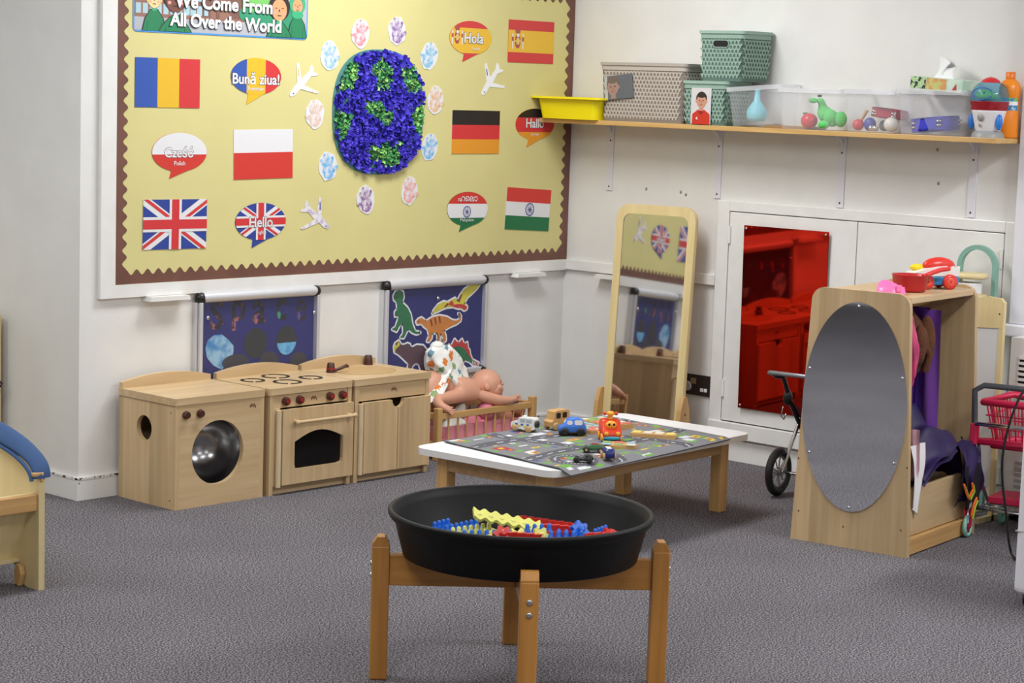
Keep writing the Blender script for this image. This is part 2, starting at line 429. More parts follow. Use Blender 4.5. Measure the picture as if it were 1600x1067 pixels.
strip('border_strip', (-2.411, 1.912), (1, 0), (0, -1), 2.409, 50)
strip('border_strip', (-2.411, .759), (0, 1), (1, 0), 1.153, 24)
strip('border_strip', (-.002, .759), (0, 1), (-1, 0), 1.153, 24)
# coloured print materials
INK = {k: mat('print_'+k, c, .5) for k, c in dict(white=(226, 226, 228), blue=(48, 84, 170), yellow=(228, 182, 40), red=(208, 52, 56), tomato=(206, 54, 44), navy=(42, 66, 150),
       black=(34, 28, 30), orange=(226, 150, 40), saffron=(208, 54, 44), green=(22, 110, 62), ink=(60, 50, 60), spain=(206, 60, 62), gold=(230, 184, 56), wheel=(70, 84, 150), crest=(170, 80, 80), palegold=(222, 190, 110)).items()}
def paper(name, label, cat, px_c, layers, sheet, outline, ang=0, group=None, off=.0013):
    """one flat printed cut-out: sheet outline plus printed areas (list of polygons with an ink each) around its own centre"""
    cx, cz = px_c; g = G(); mats = [INK[sheet] if isinstance(sheet, str) else sheet]
    g.prism(outline, -.0004, .0008)
    for i, (poly, ink) in enumerate(layers):
        mt = INK[ink] if isinstance(ink, str) else ink
        if mt not in mats: mats.append(mt)
        wv = .0010+.0002*i; k = mats.index(mt)
        if isinstance(poly, tuple) and poly[0] == 'text':
            _, body, u, v, wd, ht, bold = poly; put_text(g, body, u, v, wv, k, wd, ht, bold)
        elif len(poly) >= 3: g.flat(poly, wv, k)
    o = obj(name, g, mats, None, (cx, -PY-off, cz), (0, R(-ang), 0))
    return tag(o, label, cat, group)
def rect(u0, v0, u1, v1): return [(u0, v0), (u1, v0), (u1, v1), (u0, v1)]
def flag(label, q, layers, sheet, ang=0):
    u = (q[2]-q[0])/2; v = (q[3]-q[1])/2
    return paper('flag_print', label, 'flag', ((q[0]+q[2])/2, (q[1]+q[3])/2), layers(u, v), sheet, rect(-u, -v, u, v), ang)
flag('blue, yellow and red striped paper flag at the upper left of the board', (-2.331, 1.386, -2.043, 1.561), lambda a, b: [(rect(-a, -b, -a*.32, b), 'blue'), (rect(-a*.32, -b, a*.35, b), 'yellow'), (rect(a*.35, -b, a, b), 'red')], 'blue')
flag('white over red striped paper flag on the board', (-1.880, 1.127, -1.593, 1.311), lambda a, b: [(rect(-a, -b, a, .07*b), 'tomato')], 'white', .9)
flag('black, red and gold striped paper flag on the board', (-.738, 1.219, -.455, 1.397), lambda a, b: [(rect(-a, b/3, a, b), 'black'), (rect(-a, -b/3, a, b/3), 'red'), (rect(-a, -b, a, -b/3), 'orange')], 'white')
def crest(s=1, x=0):
    return [(circ(x, .0, .010*s, .017*s), 'crest'), (circ(x, .024*s, .009*s, .007*s), 'crest'), (rect(x-.012*s, -.002*s, x+.012*s, .003*s), 'palegold'), (rect(x-.020*s, -.018*s, x-.016*s, .018*s), 'white'), (rect(x+.016*s, -.018*s, x+.020*s, .018*s), 'white'),
            (rect(x-.021*s, .0, x-.015*s, .01*s), 'crest'), (rect(x+.015*s, .0, x+.021*s, .01*s), 'crest'), (rect(x-.005*s, -.008*s, x+.005*s, .008*s), 'palegold'), (rect(x-.004*s, .01*s, x+.004*s, .018*s), 'white')]
flag('red and yellow striped paper flag with a small crest at the upper right', (-.418, 1.601, -.134, 1.778), lambda a, b: [(rect(-a, -b*.52, a, b*.52), 'gold')]+crest(1.75, -.085), 'spain')
def wheel(r, x=0, y=0):
    out = [(circ(x, y, r), 'wheel'), (circ(x, y, r*.82), 'white'), (circ(x, y, r*.22), 'wheel')]
    for k in range(12):
        a = R(30*k); c, s = math.cos(a), math.sin(a); n = (-s*r*.035, c*r*.035)
        out.append(([(x+n[0], y+n[1]), (x-n[0], y-n[1]), (x-n[0]+c*r*.85, y-n[1]+s*r*.85), (x+n[0]+c*r*.85, y+n[1]+s*r*.85)], 'wheel'))
    return out
flag('red, white and green striped paper flag with a blue spoked wheel', (-.401, .892, -.122, 1.070), lambda a, b: [(rect(-a, b/3, a, b), 'saffron'), (rect(-a, -b, a, -b/3), 'green')]+wheel(.028, .01, .0), 'white', -3.5)
def jack(a, b, cv=None):
    """red-white-blue crosses within half sizes a, b, optionally cut to convex outlines"""
    base = rect(-a, -b, a, b); L = []; ln = math.hypot(a, b); nx, ny = -b/ln, a/ln
    def diag(sx, t0, t1, half):
        d = (a*sx/ln, b/ln); n = (-d[1], d[0]); e = 0 if half else -1.1
        p = [(d[0]*ln*e+n[0]*t0, d[1]*ln*e+n[1]*t0), (d[0]*ln*1.1+n[0]*t0, d[1]*ln*1.1+n[1]*t0), (d[0]*ln*1.1+n[0]*t1, d[1]*ln*1.1+n[1]*t1), (d[0]*ln*e+n[0]*t1, d[1]*ln*e+n[1]*t1)]
        if sum(p[i][0]*p[(i+1) % 4][1]-p[(i+1) % 4][0]*p[i][1] for i in range(4)) < 0: p = p[::-1]
        return p
    L.append((base, 'navy'))
    tw = b*.2; tr = b*.135
    for sx in (1, -1): L.append((clip(diag(sx, -tw, tw, False), base), 'white'))
    for sx, t0, t1 in ((1, -tr, 0), (-1, -tr, 0)):
        L.append((clip(diag(sx, t0, t1, True), base), 'red'))
        L.append((clip([(-p[0], -p[1]) for p in diag(sx, t0, t1, True)], base), 'red'))
    L += [(rect(-a*.19, -b, a*.19, b), 'white'), (rect(-a, -b*.3, a, b*.3), 'white'), (rect(-a*.115, -b, a*.115, b), 'red'), (rect(-a, -b*.19, a, b*.19), 'red')]
    if cv: L = [(clip(p, c), k) for c in cv for p, k in L]
    return L
flag('red, white and blue crossed paper flag at the lower left of the board', (-2.291, .877, -2.003, 1.057), lambda a, b: jack(a, b), 'white', -.6)
def bubble(label, c, rx, rz, tip, layers, tail_ink, ang=0):
    e = circ(0, 0, rx, rz, 40, -62, 298); tl = (math.cos(R(-108))*rx, math.sin(R(-108))*rz); tr = (math.cos(R(-62))*rx*.9, math.sin(R(-70))*rz)
    out = [p for p in circ(0, 0, rx, rz, 36, -72, 252)]+[((tl[0]*.75+tip[0]*.25), tl[1]*.6+tip[1]*.4), tip, (tip[0]*.35+.012, tip[1]*.62+tl[1]*.32)]
    ell = circ(0, 0, rx*.995, rz*.995, 40)
    L = []
    for p, k in layers(rx, rz):
        L.append((p, k)) if isinstance(p, tuple) and p[0] == 'text' else L.append((clip(p, ell) if k != 'raw' else p, k))
    return paper('speech_bubble', label, 'speech bubble', c, L, tail_ink, out, ang)
def words(a, u, v, wd, small, u2, v2, w2):
    return [(('text', a, u, v, wd*1.03, None, .045), 'ink'), (('text', a, u, v, wd, None, .02), 'white'), (('text', small, u2, v2, w2, None, .01), 'white')]
bubble('speech bubble in blue, yellow and red stripes reading Bună ziua!', (-1.779, 1.507), .122, .068, (-.046, -.105), lambda a, b: [(rect(-a, -b, -a*.37, b), 'blue'), (rect(-a*.37, -b, a*.37, b), 'yellow'), (rect(a*.37, -b, a, b), 'red')]+words('Bună ziua!', 0, -.008, .225, 'Romanian', 0, -.045, .075), 'yellow')
bubble('white over red speech bubble reading Cześć', (-2.130, 1.227), .124, .070, (-.046, -.096), lambda a, b: [(rect(-a, -b*.12, a, b), 'white')]+words('Cześć', -.003, .0, .13, 'Polish', 0, -.04, .05), 'tomato')
_cv = None
def hello(a, b):
    tail = [(-.05, -.10), (.035, -.05), (-.01, -.045)]
    return jack(a, b)+words('Hello', .0, -.002, .115, 'English', .0, -.042, .05)
bubble('speech bubble printed with red, white and blue crosses reading Hello', (-1.745, .967), .123, .070, (-.042, -.099), hello, 'navy')
bubble('red and yellow speech bubble with a crest reading Hola', (-.643, 1.692), .124, .069, (-.046, -.099), lambda a, b: [(rect(-a, -b*.9, a, b*.62), 'gold'), (rect(-a, b*.58, a, b), 'spain')]+crest(1.55, -.080)+words('Hola', .016, .0, .112, 'Spanish', .03, -.044, .045), 'spain')
bubble('black, red and gold speech bubble reading Hallo beneath the yellow tray', (-.236, 1.344), .122, .066, (-.05, -.097), lambda a, b: [(rect(-a, b*.4, a, b), 'black'), (rect(-a, -b*.5, a, b*.42), 'red')]+words('Hallo', .0, .004, .112, 'German', .0, -.042, .05), 'orange')
bubble('red, white and green speech bubble with a blue wheel', (-.632, .991), .121, .071, (-.046, -.095), lambda a, b: [(rect(-a, b*.28, a, b), 'saffron'), (rect(-a, -b*.52, a, b*.3), 'white')]+wheel(.024, -.004, -.012)+
       [(('text', '\u0d39\u0d46\u0d32\u0d3e', -.005, .042, .115, None, .012), 'white'), (('text', 'Malayalam', -.005, -.047, .08, None, .0), 'white')], 'green', -1)
# banner across the top
def banner():
    x0, x1, z0, z1 = -2.343, -1.531, 1.650, 1.905; cx, cz = (x0+x1)/2, (z0+z1)/2; a, b = (x1-x0)/2, (z1-z0)/2
    P = {k: mat('banner_'+k, c, .5) for k, c in dict(edge=(76, 150, 222), ground=(176, 178, 186), brick=(150, 108, 92), brick2=(124, 88, 78), glass=(168, 200, 210), green=(36, 128, 84), dgreen=(30, 100, 68), lgreen=(118, 190, 100), scarf=(60, 170, 120), bush=(52, 146, 108),
         fair=(238, 206, 150), brown=(120, 72, 62), tan=(226, 158, 112), hair=(46, 36, 36), palehair=(222, 190, 130), line=(40, 44, 44), white=(240, 240, 242), lgt=(226, 160, 150)).items()}
    keys = list(P); g = G(); g.prism(rrect(-a, -b, a, b, .018), -.0004, .0008, keys.index('edge')); n = [0]
    def put(poly, k):
        n[0] += 1; g.flat(clip(poly, rect(-a+.006, -b+.006, a-.006, b-.006)), .001+.00004*n[0], keys.index(k))
    put(rect(-a+.006, -b+.006, a-.006, b-.006), 'ground')
    put(rect(-a, -.075, .1, b), 'brick'); put(rect(-.12, -.065, .085, b), 'brick2'); put(rect(-.06, -.07, .03, .0), 'brick')
    for i in range(10):
        for v in (-.062, -.01): put(rect(-a+.012+i*.03, v, -a+.034+i*.03, v+.036), 'glass')
    for i in range(4): put(rect(-.175+i*.028, -.06, -.157+i*.028, -.028), 'glass')
    put(rect(-.035, -.07, -.02, -.04), 'brick2')
    put(rect(.085, -.06, .3, b), 'lgreen')
    for u, v, r in ((.10, -.045, .03), (.13, -.06, .03), (.17, -.055, .04), (.22, -.065, .04), (.30, -.05, .05), (.33, -.03, .04)): put(circ(u, v, r, r*.8), 'bush')
    def child(u, w_, v0, vh, rh, face, body='green', hair=None, hr=1.15, scarf=False):
        put([(u-w_, -b), (u-w_*.75, v0-.02), (u-w_*.3, v0+.012), (u+w_*.3, v0+.012), (u+w_*.75, v0-.02), (u+w_, -b)], 'line')
        put([(u-w_+.004, -b), (u-w_*.75+.004, v0-.021), (u-w_*.3, v0+.008), (u+w_*.3, v0+.008), (u+w_*.75-.004, v0-.021), (u+w_-.004, -b)], body)
        put(rect(u-w_*.55, -b, u-w_*.52, v0-.03), 'line'); put(rect(u+w_*.52, -b, u+w_*.55, v0-.03), 'line')
        if hair: put(circ(u, vh+rh*.25, rh*hr, rh*hr), hair)
        put(circ(u, vh, rh*.9, rh), 'line'); put(circ(u, vh, rh*.87, rh*.97), face)
        if scarf: put(circ(u, vh-rh*1.1, rh*1.0, rh*.5), 'scarf')
        for s in (-1, 1):
            put(circ(u+s*rh*.38, vh+rh*.15, rh*.16, rh*.04), 'line'); put(circ(u+s*rh*.55, vh-rh*.25, rh*.16, rh*.13), 'lgt')
        put(circ(u, vh-rh*.05, rh*.08, rh*.12), 'line'); put(circ(u, vh-rh*.5, rh*.25, rh*.05), 'line')
        put(circ(u, v0+.01, rh*.35, rh*.16), 'scarf')
    child(-.315, .056, -.058, -.012, .032, 'fair', hair='palehair'); child(-.222, .080, -.080, -.008, .048, 'brown', hair='hair')
    child(.352, .050, -.050, -.004, .029, 'tan', hair='scarf', hr=1.35, scarf=True); child(.262, .066, -.078, -.022, .042, 'tan', hair='hair', hr=1.22)
    for s, wv in (('We Come From', .0058), ('All Over the World', .0058)):
        u, v, wd = (.0, -.012, .455) if s[0] == 'W' else (.012, -.080, .52)
        put_text(g, s, u, v-.0015, wv, keys.index('line'), wd*1.012, None, .05, -.6); put_text(g, s, u, v, wv+.0004, keys.index('white'), wd, None, .032, -.6)
    o = obj('banner', g, [P[k] for k in keys], None, (cx, -PY-.0013, cz))
    tag(o, 'wide printed banner of children in green reading All Over the World', 'banner')
banner()
# handprints
def handprint(px, py, col, what, ang, label, mirror=1, seed=1):
    rnd = random.Random(seed); x, z = onA(px, py, -PY)
    out = [(.047*math.cos(t)*(1+rnd.uniform(-.10, .10)), .057*math.sin(t)*(1+rnd.uniform(-.09, .09))) for t in [2*math.pi*i/18 for i in range(18)]]
    pm = patchy('handprint_'+what, tuple(int(v*.76+230*.24) for v in col), (228, 226, 230), 55, .40, .66)
    L = [(circ(0, -.018, .031, .032, 20), pm)]
    for u, v, a, l in ((-.020, .006, 26, .028), (-.008, .012, 8, .036), (.005, .012, -6, .036), (.017, .006, -22, .028), (.026, -.018, -62, .024)):
        c, s = math.cos(R(a)), math.sin(R(a)); q = rrect(-.0072, -.004, .0072, l*1.12, .007, 4)
        L.append(([(mirror*(u+p[0]*c-p[1]*s), v+p[0]*s+p[1]*c) for p in q], pm))
    return paper('handprint', label, 'handprint', (x, z), L, 'white', out, ang, 'paper handprints around the globe')
for i, a in enumerate([(563, 52, (222, 110, 122), 'rose', -8, 'pink handprint cut-out above the globe, left of the purple one'), (620, 48, (120, 70, 150), 'violet', 4, 'purple handprint cut-out above the globe'),
        (670, 87, (84, 170, 215), 'sky', -20, 'pale blue handprint cut-out at the upper right of the globe'), (515, 87, (120, 178, 215), 'mist', 6, 'pale blue handprint cut-out at the upper left of the globe'),
        (492, 178, (216, 176, 150), 'beige', 0, 'beige handprint cut-out left of the globe'), (680, 156, (222, 160, 100), 'amber', -8, 'orange handprint cut-out right of the globe'),
        (671, 230, (70, 165, 225), 'azure', -16, 'blue handprint cut-out at the lower right of the globe'), (512, 260, (60, 160, 225), 'cyan', 10, 'bright blue handprint cut-out at the lower left of the globe'),
        (571, 312, (116, 60, 130), 'purple', 10, 'purple handprint cut-out beneath the globe'), (639, 298, (226, 140, 130), 'salmon', -6, 'pink handprint cut-out beneath the globe, right of the purple one')]):
    handprint(*a, mirror=1 if i % 2 else -1, seed=i+3)
# paper aeroplanes
PL = [(1150, 578), (1160, 560), (1195, 512), (1188, 400), (1203, 388), (1222, 490), (1270, 438), (1275, 412), (1285, 398), (1298, 422), (1297, 443), (1328, 455), (1318, 466), (1280, 472), (1240, 527), (1335, 566), (1322, 576), (1215, 550), (1185, 585), (1160, 600), (1149, 592)]
CRY = patchy('crayon_on_paper', (226, 190, 150), (228, 226, 230), 28, .30, .40)
CRY2 = patchy('crayon_lilac', (196, 180, 205), (228, 226, 230), 40, .40, .55)
def plane(px, py, flip, ang, m, label):
    x, z = onA(px, py, -PY); poly = [((u-1235)*.00079*flip, -(v-495)*.00062) for u, v in PL]
    win = [((u-1235)*.00079*flip, -(v-495)*.00062) for u, v in ((1166, 580), (1172, 574), (1178, 578), (1171, 585))]
    eng = [((u-1235)*.00079*flip, -(v-495)*.00062) for u, v in ((1196, 430), (1202, 424), (1206, 470), (1200, 476))]
    return paper('paper_aeroplane', label, 'paper aeroplane', (x, z), [(win, 'wheel'), (eng, 'palegold' if m is CRY else 'wheel')], m, poly, ang, 'paper aeroplanes on the board')
plane(474, 125, 1, 0, CRY, 'white paper aeroplane with orange crayon left of the globe'); plane(768, 122, 1, 8, PAPER, 'plain white paper aeroplane above the black, red and gold flag'); plane(492, 335, -1, 6, CRY2, 'white paper aeroplane with lilac crayon below the globe')
# globe made of scrunched tissue
def globe():
    c = (-1.151, 1.383); t = thing('globe_collage', 'round globe collage of scrunched blue and green tissue paper', 'collage', (c[0], -PY-.001, c[1]))
    sup = lambda k: [(math.copysign(abs(math.cos(q))**(2/2.5), math.cos(q))*.245*k, math.copysign(abs(math.sin(q))**(2/2.5), math.sin(q))*.245*k) for q in [2*math.pi*i/48 for i in range(48)]]
    obj('backing_card', G().prism(sup(1.0), 0, .004, 0), mat('teal_card', (84, 140, 140), .7), t)
    gp = [[(200,150),(245,200),(250,270),(215,350),(150,390),(115,380),(130,300),(160,210)], [(395,125),(440,150),(495,200),(495,290),(460,370),(385,370),(380,270),(330,250),(335,185),(380,190)],
          [(555,195),(610,180),(650,200),(695,320),(690,370),(610,395),(580,330),(550,260)], [(290,420),(340,450),(400,460),(440,520),(490,500),(500,590),(470,640),(410,600),(340,550),(300,500)],
          [(95,520),(150,530),(215,560),(200,630),(175,715),(125,720),(105,640)], [(740,460),(680,490),(630,540),(650,620),(680,690),(725,710),(745,600)],
          [(320,800),(350,760),(420,780),(440,740),(500,780),(580,730),(580,760),(540,800),(565,880),(510,935),(450,920),(400,880),(330,880)]]
    gp = [[((x-417)/328*.245, -(y-530)/455*.245) for x, y in p] for p in gp]
    def inside(u, v, p):
        k = False
        for i in range(len(p)):
            (x0, y0), (x1, y1) = p[i-1], p[i]
            if (y0 > v) != (y1 > v) and u < x0+(v-y0)/(y1-y0)*(x1-x0): k = not k
        return k
    rnd = random.Random(5); gb, gg = G(), G()
    for k in range(2600):
        u, v = rnd.uniform(-.24, .24), rnd.uniform(-.24, .24)
        if (abs(u)/.236)**2.5+(abs(v)/.236)**2.5 > 1: continue
        gr = any(inside(u, v, p) for p in gp); q = gg if gr else gb
        n = 6; ph = rnd.uniform(0, 6); r0 = rnd.uniform(.009, .016) if not gr else rnd.uniform(.007, .013)
        base = rnd.uniform(.006, .018)
        ring = [(u+r0*rnd.uniform(.5, 1.1)*math.cos(ph+i*2*math.pi/n), v+r0*rnd.uniform(.5, 1.1)*math.sin(ph+i*2*math.pi/n), base+rnd.uniform(-.006, .014)) for i in range(n)]
        q.add([(u, v, base+rnd.uniform(-.004, .004))]+ring, [(0, i+1, (i+1) % n+1) for i in range(n)], rnd.randrange(3) if True else 0, False, WALL)
    o = obj('blue_tissue', gb, [mat('tissue_blue_%d' % i, c, .9, spec=.15) for i, c in enumerate(((74, 62, 196), (58, 50, 172), (92, 82, 212)))], t); o['kind'] = 'stuff'; o['label'] = 'scrunched blue tissue paper'
    o = obj('green_tissue', gg, [mat('tissue_green_%d' % i, c, .9, spec=.15) for i, c in enumerate(((104, 178, 108), (160, 212, 124), (70, 144, 92)))], t); o['kind'] = 'stuff'; o['label'] = 'scrunched green tissue paper'
globe()
# small painted ledges under the rail
for i, (x, lab) in enumerate(((-2.192, 'small white painted wooden ledge at the left end of the rail under the board'), (-.265, 'small white painted wooden ledge near the right end of the back wall rail'))):
    g = G().prism([(-.09, -.008), (.09, -.008), (.084, .008), (-.084, .008)], -.004, .05)
    tag(obj('wall_ledge', g, TRIM, None, (x, -.004, .703)), lab, 'ledge')
g = G().prism([(-.055, -.008), (.055, -.008), (.05, .008), (-.05, .008)], -.004, .045, 0, WALLX)
tag(obj('wall_ledge', g, TRIM, None, (-.004, -.27, .703)), 'small white painted wooden ledge on the right wall behind the leaning mirror', 'ledge')

# ------------------------------------------------------------------ lockable poster cases
ALU = mat('brushed_aluminium', (216, 217, 222), .42, .45); CASEB = mat('case_blue_felt', (26, 28, 104), .8, var=.08, vscale=12)
PANE = clear('acrylic_pane', (235, 238, 245), .02, .03, .9)
def poster_case(label, x0, x1, z0, z1, screws):
    t = thing('poster_case', label, 'poster frame', ((x0+x1)/2, 0, z0)); a = (x1-x0)/2; h = z1-z0
    obj('back_panel', G().box((-a+.012, -.014, .01), (a-.012, 0, h-.02)), CASEB, t)
    obj('frame_rail', G().cyl((-a+.028, -.021, h-.019), (a-.028, -.021, h-.019), .019, n=18), ALU, t)
    obj('frame_rail', G().box((-a+.02, -.035, .0), (a-.02, 0, .022), .004), ALU, t)
    for s in (-1, 1):
        u0, u1 = (-a, -a+.024) if s < 0 else (a-.024, a)
        o = obj('frame_stile', G().box((u0+.009*(s < 0), -.036, .012), (u1-.009*(s > 0), 0, h-.035), .003).box((min(u0, u1)+(.0 if s < 0 else .017), -.022, .012), (min(u0, u1)+(.007 if s < 0 else .024), 0, h-.035)), ALU, t)
        for z, rr in ((h-.02, .0215), (.012, .014)):
            g = G().ell((s*(a-.024), -.020, z), (.025, .0205, rr), 0, 16, 10)
            obj('corner_cap', g, BLACKP, t)
    obj('acrylic_pane', G().box((-a+.022, -.0335, .02), (a-.022, -.0315, h-.034)), PANE, t)
    for u, v in screws:
        obj('lock_screw', G().ell((u, -.0355, v), (.008, .006, .008), 0, 12, 8), CHROME, t)
    return t
poster_case('aluminium poster case with space cut-outs on blue, above the toy cooker', -2.052, -1.446, .31, .712, ((-.258, .31), (.262, .30)))
poster_case('aluminium poster case with dinosaur cut-outs on blue, above the doll crib', -1.111, -.505, .305, .712, ((-.005, .325),))
def cutout(label, cat, name, polys, out, crop, group=None, sc_=None, yy=-.0142):
    """a paper cut-out traced inside a case: coloured areas on a white margin"""
    ox, oy, k = crop; W = lambda p: onA(ox+p[0]/k, oy+p[1]/k, yy)
    op = [W(p) for p in out]; cx = sum(p[0] for p in op)/len(op); cz = sum(p[1] for p in op)/len(op)
    g = G(); mats = [PAPER]; loc = [(p[0]-cx, p[1]-cz) for p in op]
    g.flat(loc, .0006)
    for i in range(len(loc)):                                       # white margin along the outline
        p, q = loc[i-1], loc[i]; d = math.hypot(q[0]-p[0], q[1]-p[1]) or 1; nx, nz = -(q[1]-p[1])/d*.0072, (q[0]-p[0])/d*.0072
        g.flat([(p[0]+nx, p[1]+nz), (p[0]-nx, p[1]-nz), (q[0]-nx, q[1]-nz), (q[0]+nx, q[1]+nz)], .0004); g.flat(circ(p[0], p[1], .0072, n=8), .0002)
    for i, (poly, m) in enumerate(polys):
        if m not in mats: mats.append(m)
        g.flat([(W(p)[0]-cx, W(p)[1]-cz) for p in poly], .0011+.0003*i, mats.index(m))
    o = obj(name, g, mats, None, (cx, yy-.0002, cz))
    return tag(o, label, cat, group)
cp = (590, 420, 5.926)
dm = lambda n, c: mat('dino_'+n, c, .6, var=.12, vscale=40)
DG, DY, DR, DO, DB, DK, DS = dm('green', (28, 112, 66)), dm('yellow', (212, 200, 60)), dm('red', (196, 48, 48)), dm('orange', (208, 128, 48)), dm('brown', (88, 58, 68)), dm('line', (40, 36, 40)), dm('stripe', (120, 56, 36))
trex = [(165,210),(200,195),(235,215),(240,265),(225,310),(275,360),(305,420),(320,510),(345,575),(395,590),(360,605),(320,590),(280,555),(260,600),(240,640),(210,635),(235,595),(232,512),(205,520),(175,580),(135,560),(165,535),(190,460),(185,420),(160,440),(158,400),(180,370),(175,310),(150,285),(145,250)]
cutout('green standing dinosaur cut-out in the poster case', 'dinosaur picture', 'dinosaur_cutout', [(trex, DG), ([(150,262),(185,262),(185,270),(152,270)], DK), (circ(172, 232, 6), DK)], trex, cp, 'dinosaur cut-outs in the poster case')
pt = [(505,415),(520,380),(560,330),(610,302),(640,312),(680,290),(715,270),(735,300),(765,240),(800,190),(860,150),(950,135),(920,180),(880,220),(830,265),(800,320),(828,350),(825,370),(800,385),(775,365),(740,365),(700,350),(640,355),(600,370),(550,395)]
cutout('yellow and red flying reptile cut-out in the poster case', 'dinosaur picture', 'dinosaur_cutout', [(pt, DY), ([(650,330),(680,292),(700,310),(700,330),(760,325),(800,330),(826,352),(820,372),(800,385),(775,362),(720,358)], DR), ([(735,300),(765,240),(785,230),(755,310)], DS), ([(610,355),(645,312),(655,330),(630,352)], DS)], pt, cp, 'dinosaur cut-outs in the poster case')
ig = [(355,490),(375,465),(405,452),(430,470),(440,490),(500,450),(570,432),(640,445),(690,475),(730,480),(760,460),(765,435),(745,415),(760,418),(772,440),(768,480),(730,510),(670,535),(610,570),(630,620),(632,660),(615,680),(585,685),(610,660),(590,600),(580,600),(575,650),(565,690),(525,695),(555,660),(548,590),(505,595),(500,640),(475,675),(455,670),(475,620),(462,560),(425,530),(405,505),(365,512)]
cutout('orange striped dinosaur cut-out in the middle of the poster case', 'dinosaur picture', 'dinosaur_cutout', [(ig, DO)]+[([(x, 450+d), (x+14, 447+d), (x+24, 500+d), (x+14, 520+d)], DS) for x, d in ((483, 20), (520, 2), (560, -8))]+[(circ(372, 485, 5), DK), ([(545,590),(552,590),(562,655),(556,660)], DK)], ig, cp, 'dinosaur cut-outs in the poster case')
tri = [(150,720),(160,690),(195,665),(215,700),(240,705),(275,690),(300,700),(305,735),(360,705),(420,710),(460,760),(480,830),(525,885),(490,910),(440,860),(420,870),(440,945),(400,945),(380,880),(350,870),(320,900),(310,945),(272,945),(285,880),(240,835),(190,790),(155,770)]
cutout('purple-brown horned dinosaur cut-out in the poster case', 'dinosaur picture', 'dinosaur_cutout', [(tri, DB), ([(150,720),(160,690),(170,715),(195,668),(205,705),(165,745),(160,780),(152,770)], DY), ([(300,740),(360,708),(365,712),(305,745)], DK)], tri, cp, 'dinosaur cut-outs in the poster case')
st = [(530,800),(560,778),(600,770),(615,735),(640,745),(655,705),(680,715),(712,650),(745,690),(780,650),(800,700),(830,680),(835,735),(850,750),(855,790),(875,840),(935,870),(925,895),(880,890),(850,860),(800,840),(780,900),(740,900),(730,850),(660,850),(640,900),(600,900),(610,850),(570,820)]
cutout('green dinosaur with red back plates cut-out behind the doll clothes', 'dinosaur picture', 'dinosaur_cutout', [(st, DR), ([(530,800),(560,782),(620,775),(700,722),(760,715),(810,745),(840,800),(875,845),(930,875),(880,888),(850,862),(800,842),(780,900),(740,900),(730,850),(660,850),(640,900),(600,900),(610,850),(570,818)], DG)]+[([(875+i*15, 850+i*6), (881+i*15, 852+i*6), (877+i*15, 885), (871+i*15, 885)], PAPER) for i in range(4)], st, cp, 'dinosaur cut-outs in the poster case')
GAL = patchy('galaxy_print', (26, 18, 28), (190, 110, 120), 26, .54, .72); GALG = patchy('galaxy_print_green', (30, 26, 40), (70, 170, 120), 26, .56, .70); GALP = patchy('galaxy_print_purple', (36, 24, 44), (120, 90, 170), 30, .54, .72)
for ch, px, py, wd, m in (('S', 339, 492, .062, GAL), ('p', 373, 493, .066, GAL), ('a', 405, 488, .066, GAL), ('c', 440, 483, .052, GALG), ('e', 471, 484, .056, GALP)):
    x, z = onA(px, py, -.0145); g = G(); put_text(g, ch, 0, 0, 0, 0, wd, .112 if ch in 'Sp' else .088, .02)
    tag(obj('letter_cutout', g, m, None, (x, -.0145, z)), 'dark starry letter %s of the word Space in the poster case' % ch, 'letter')
EARTH = patchy('earth_paint', (60, 130, 190), (150, 190, 214), 22, .40, .58); DGY = mat('charcoal_card', (40, 40, 42), .8); DGY2 = mat('grey_brown_card', (58, 52, 56), .8); SEA = patchy('sea_blue_paint', (80, 150, 205), (110, 180, 220), 30)
cutout('blue and white painted earth cut-out in the poster case', 'planet picture', 'planet_cutout', [], [(145,720),(165,650),(220,605),(285,598),(350,650),(392,700),(390,760),(340,850),(290,905),(220,870),(160,800)], (300, 430, 6.276))['label']
o = bpy.data.objects['planet_cutout']; o.data.materials[0] = EARTH
def disc(label, px, py, rx, rz, lower=None, ink=DGY):
    x, z = onA(px, py, -.0145); g = G(); g.prism(circ(0, 0, rx, rz), 0, .0006, 0); mats = [ink]
    if lower: g.flat(circ(0, 0, rx*.94, rz*.94, 24, 188, 352), .0012, 1); mats.append(lower)
    tag(obj('planet_cutout', g, mats, None, (x, -.0145, z)), label, 'planet picture', 'planet cut-outs in the poster case')
bpy.data.objects['planet_cutout']['group'] = 'planet cut-outs in the poster case'
disc('plain charcoal planet cut-out in the middle of the poster case', 399.5, 536, .056, .058); disc('charcoal planet cut-out with a blue lower half in the poster case', 447.5, 532, .052, .058, SEA)
disc('grey-brown moon cut-out behind the arched back of the toy cooker', 420, 567, .05, .045, None, DGY2); disc('dark moon cut-out at the lower right of the poster case', 466, 566, .045, .042, None, DGY2); disc('long dark cloud-like cut-out below the painted earth', 368, 566, .065, .03, None, DGY2)
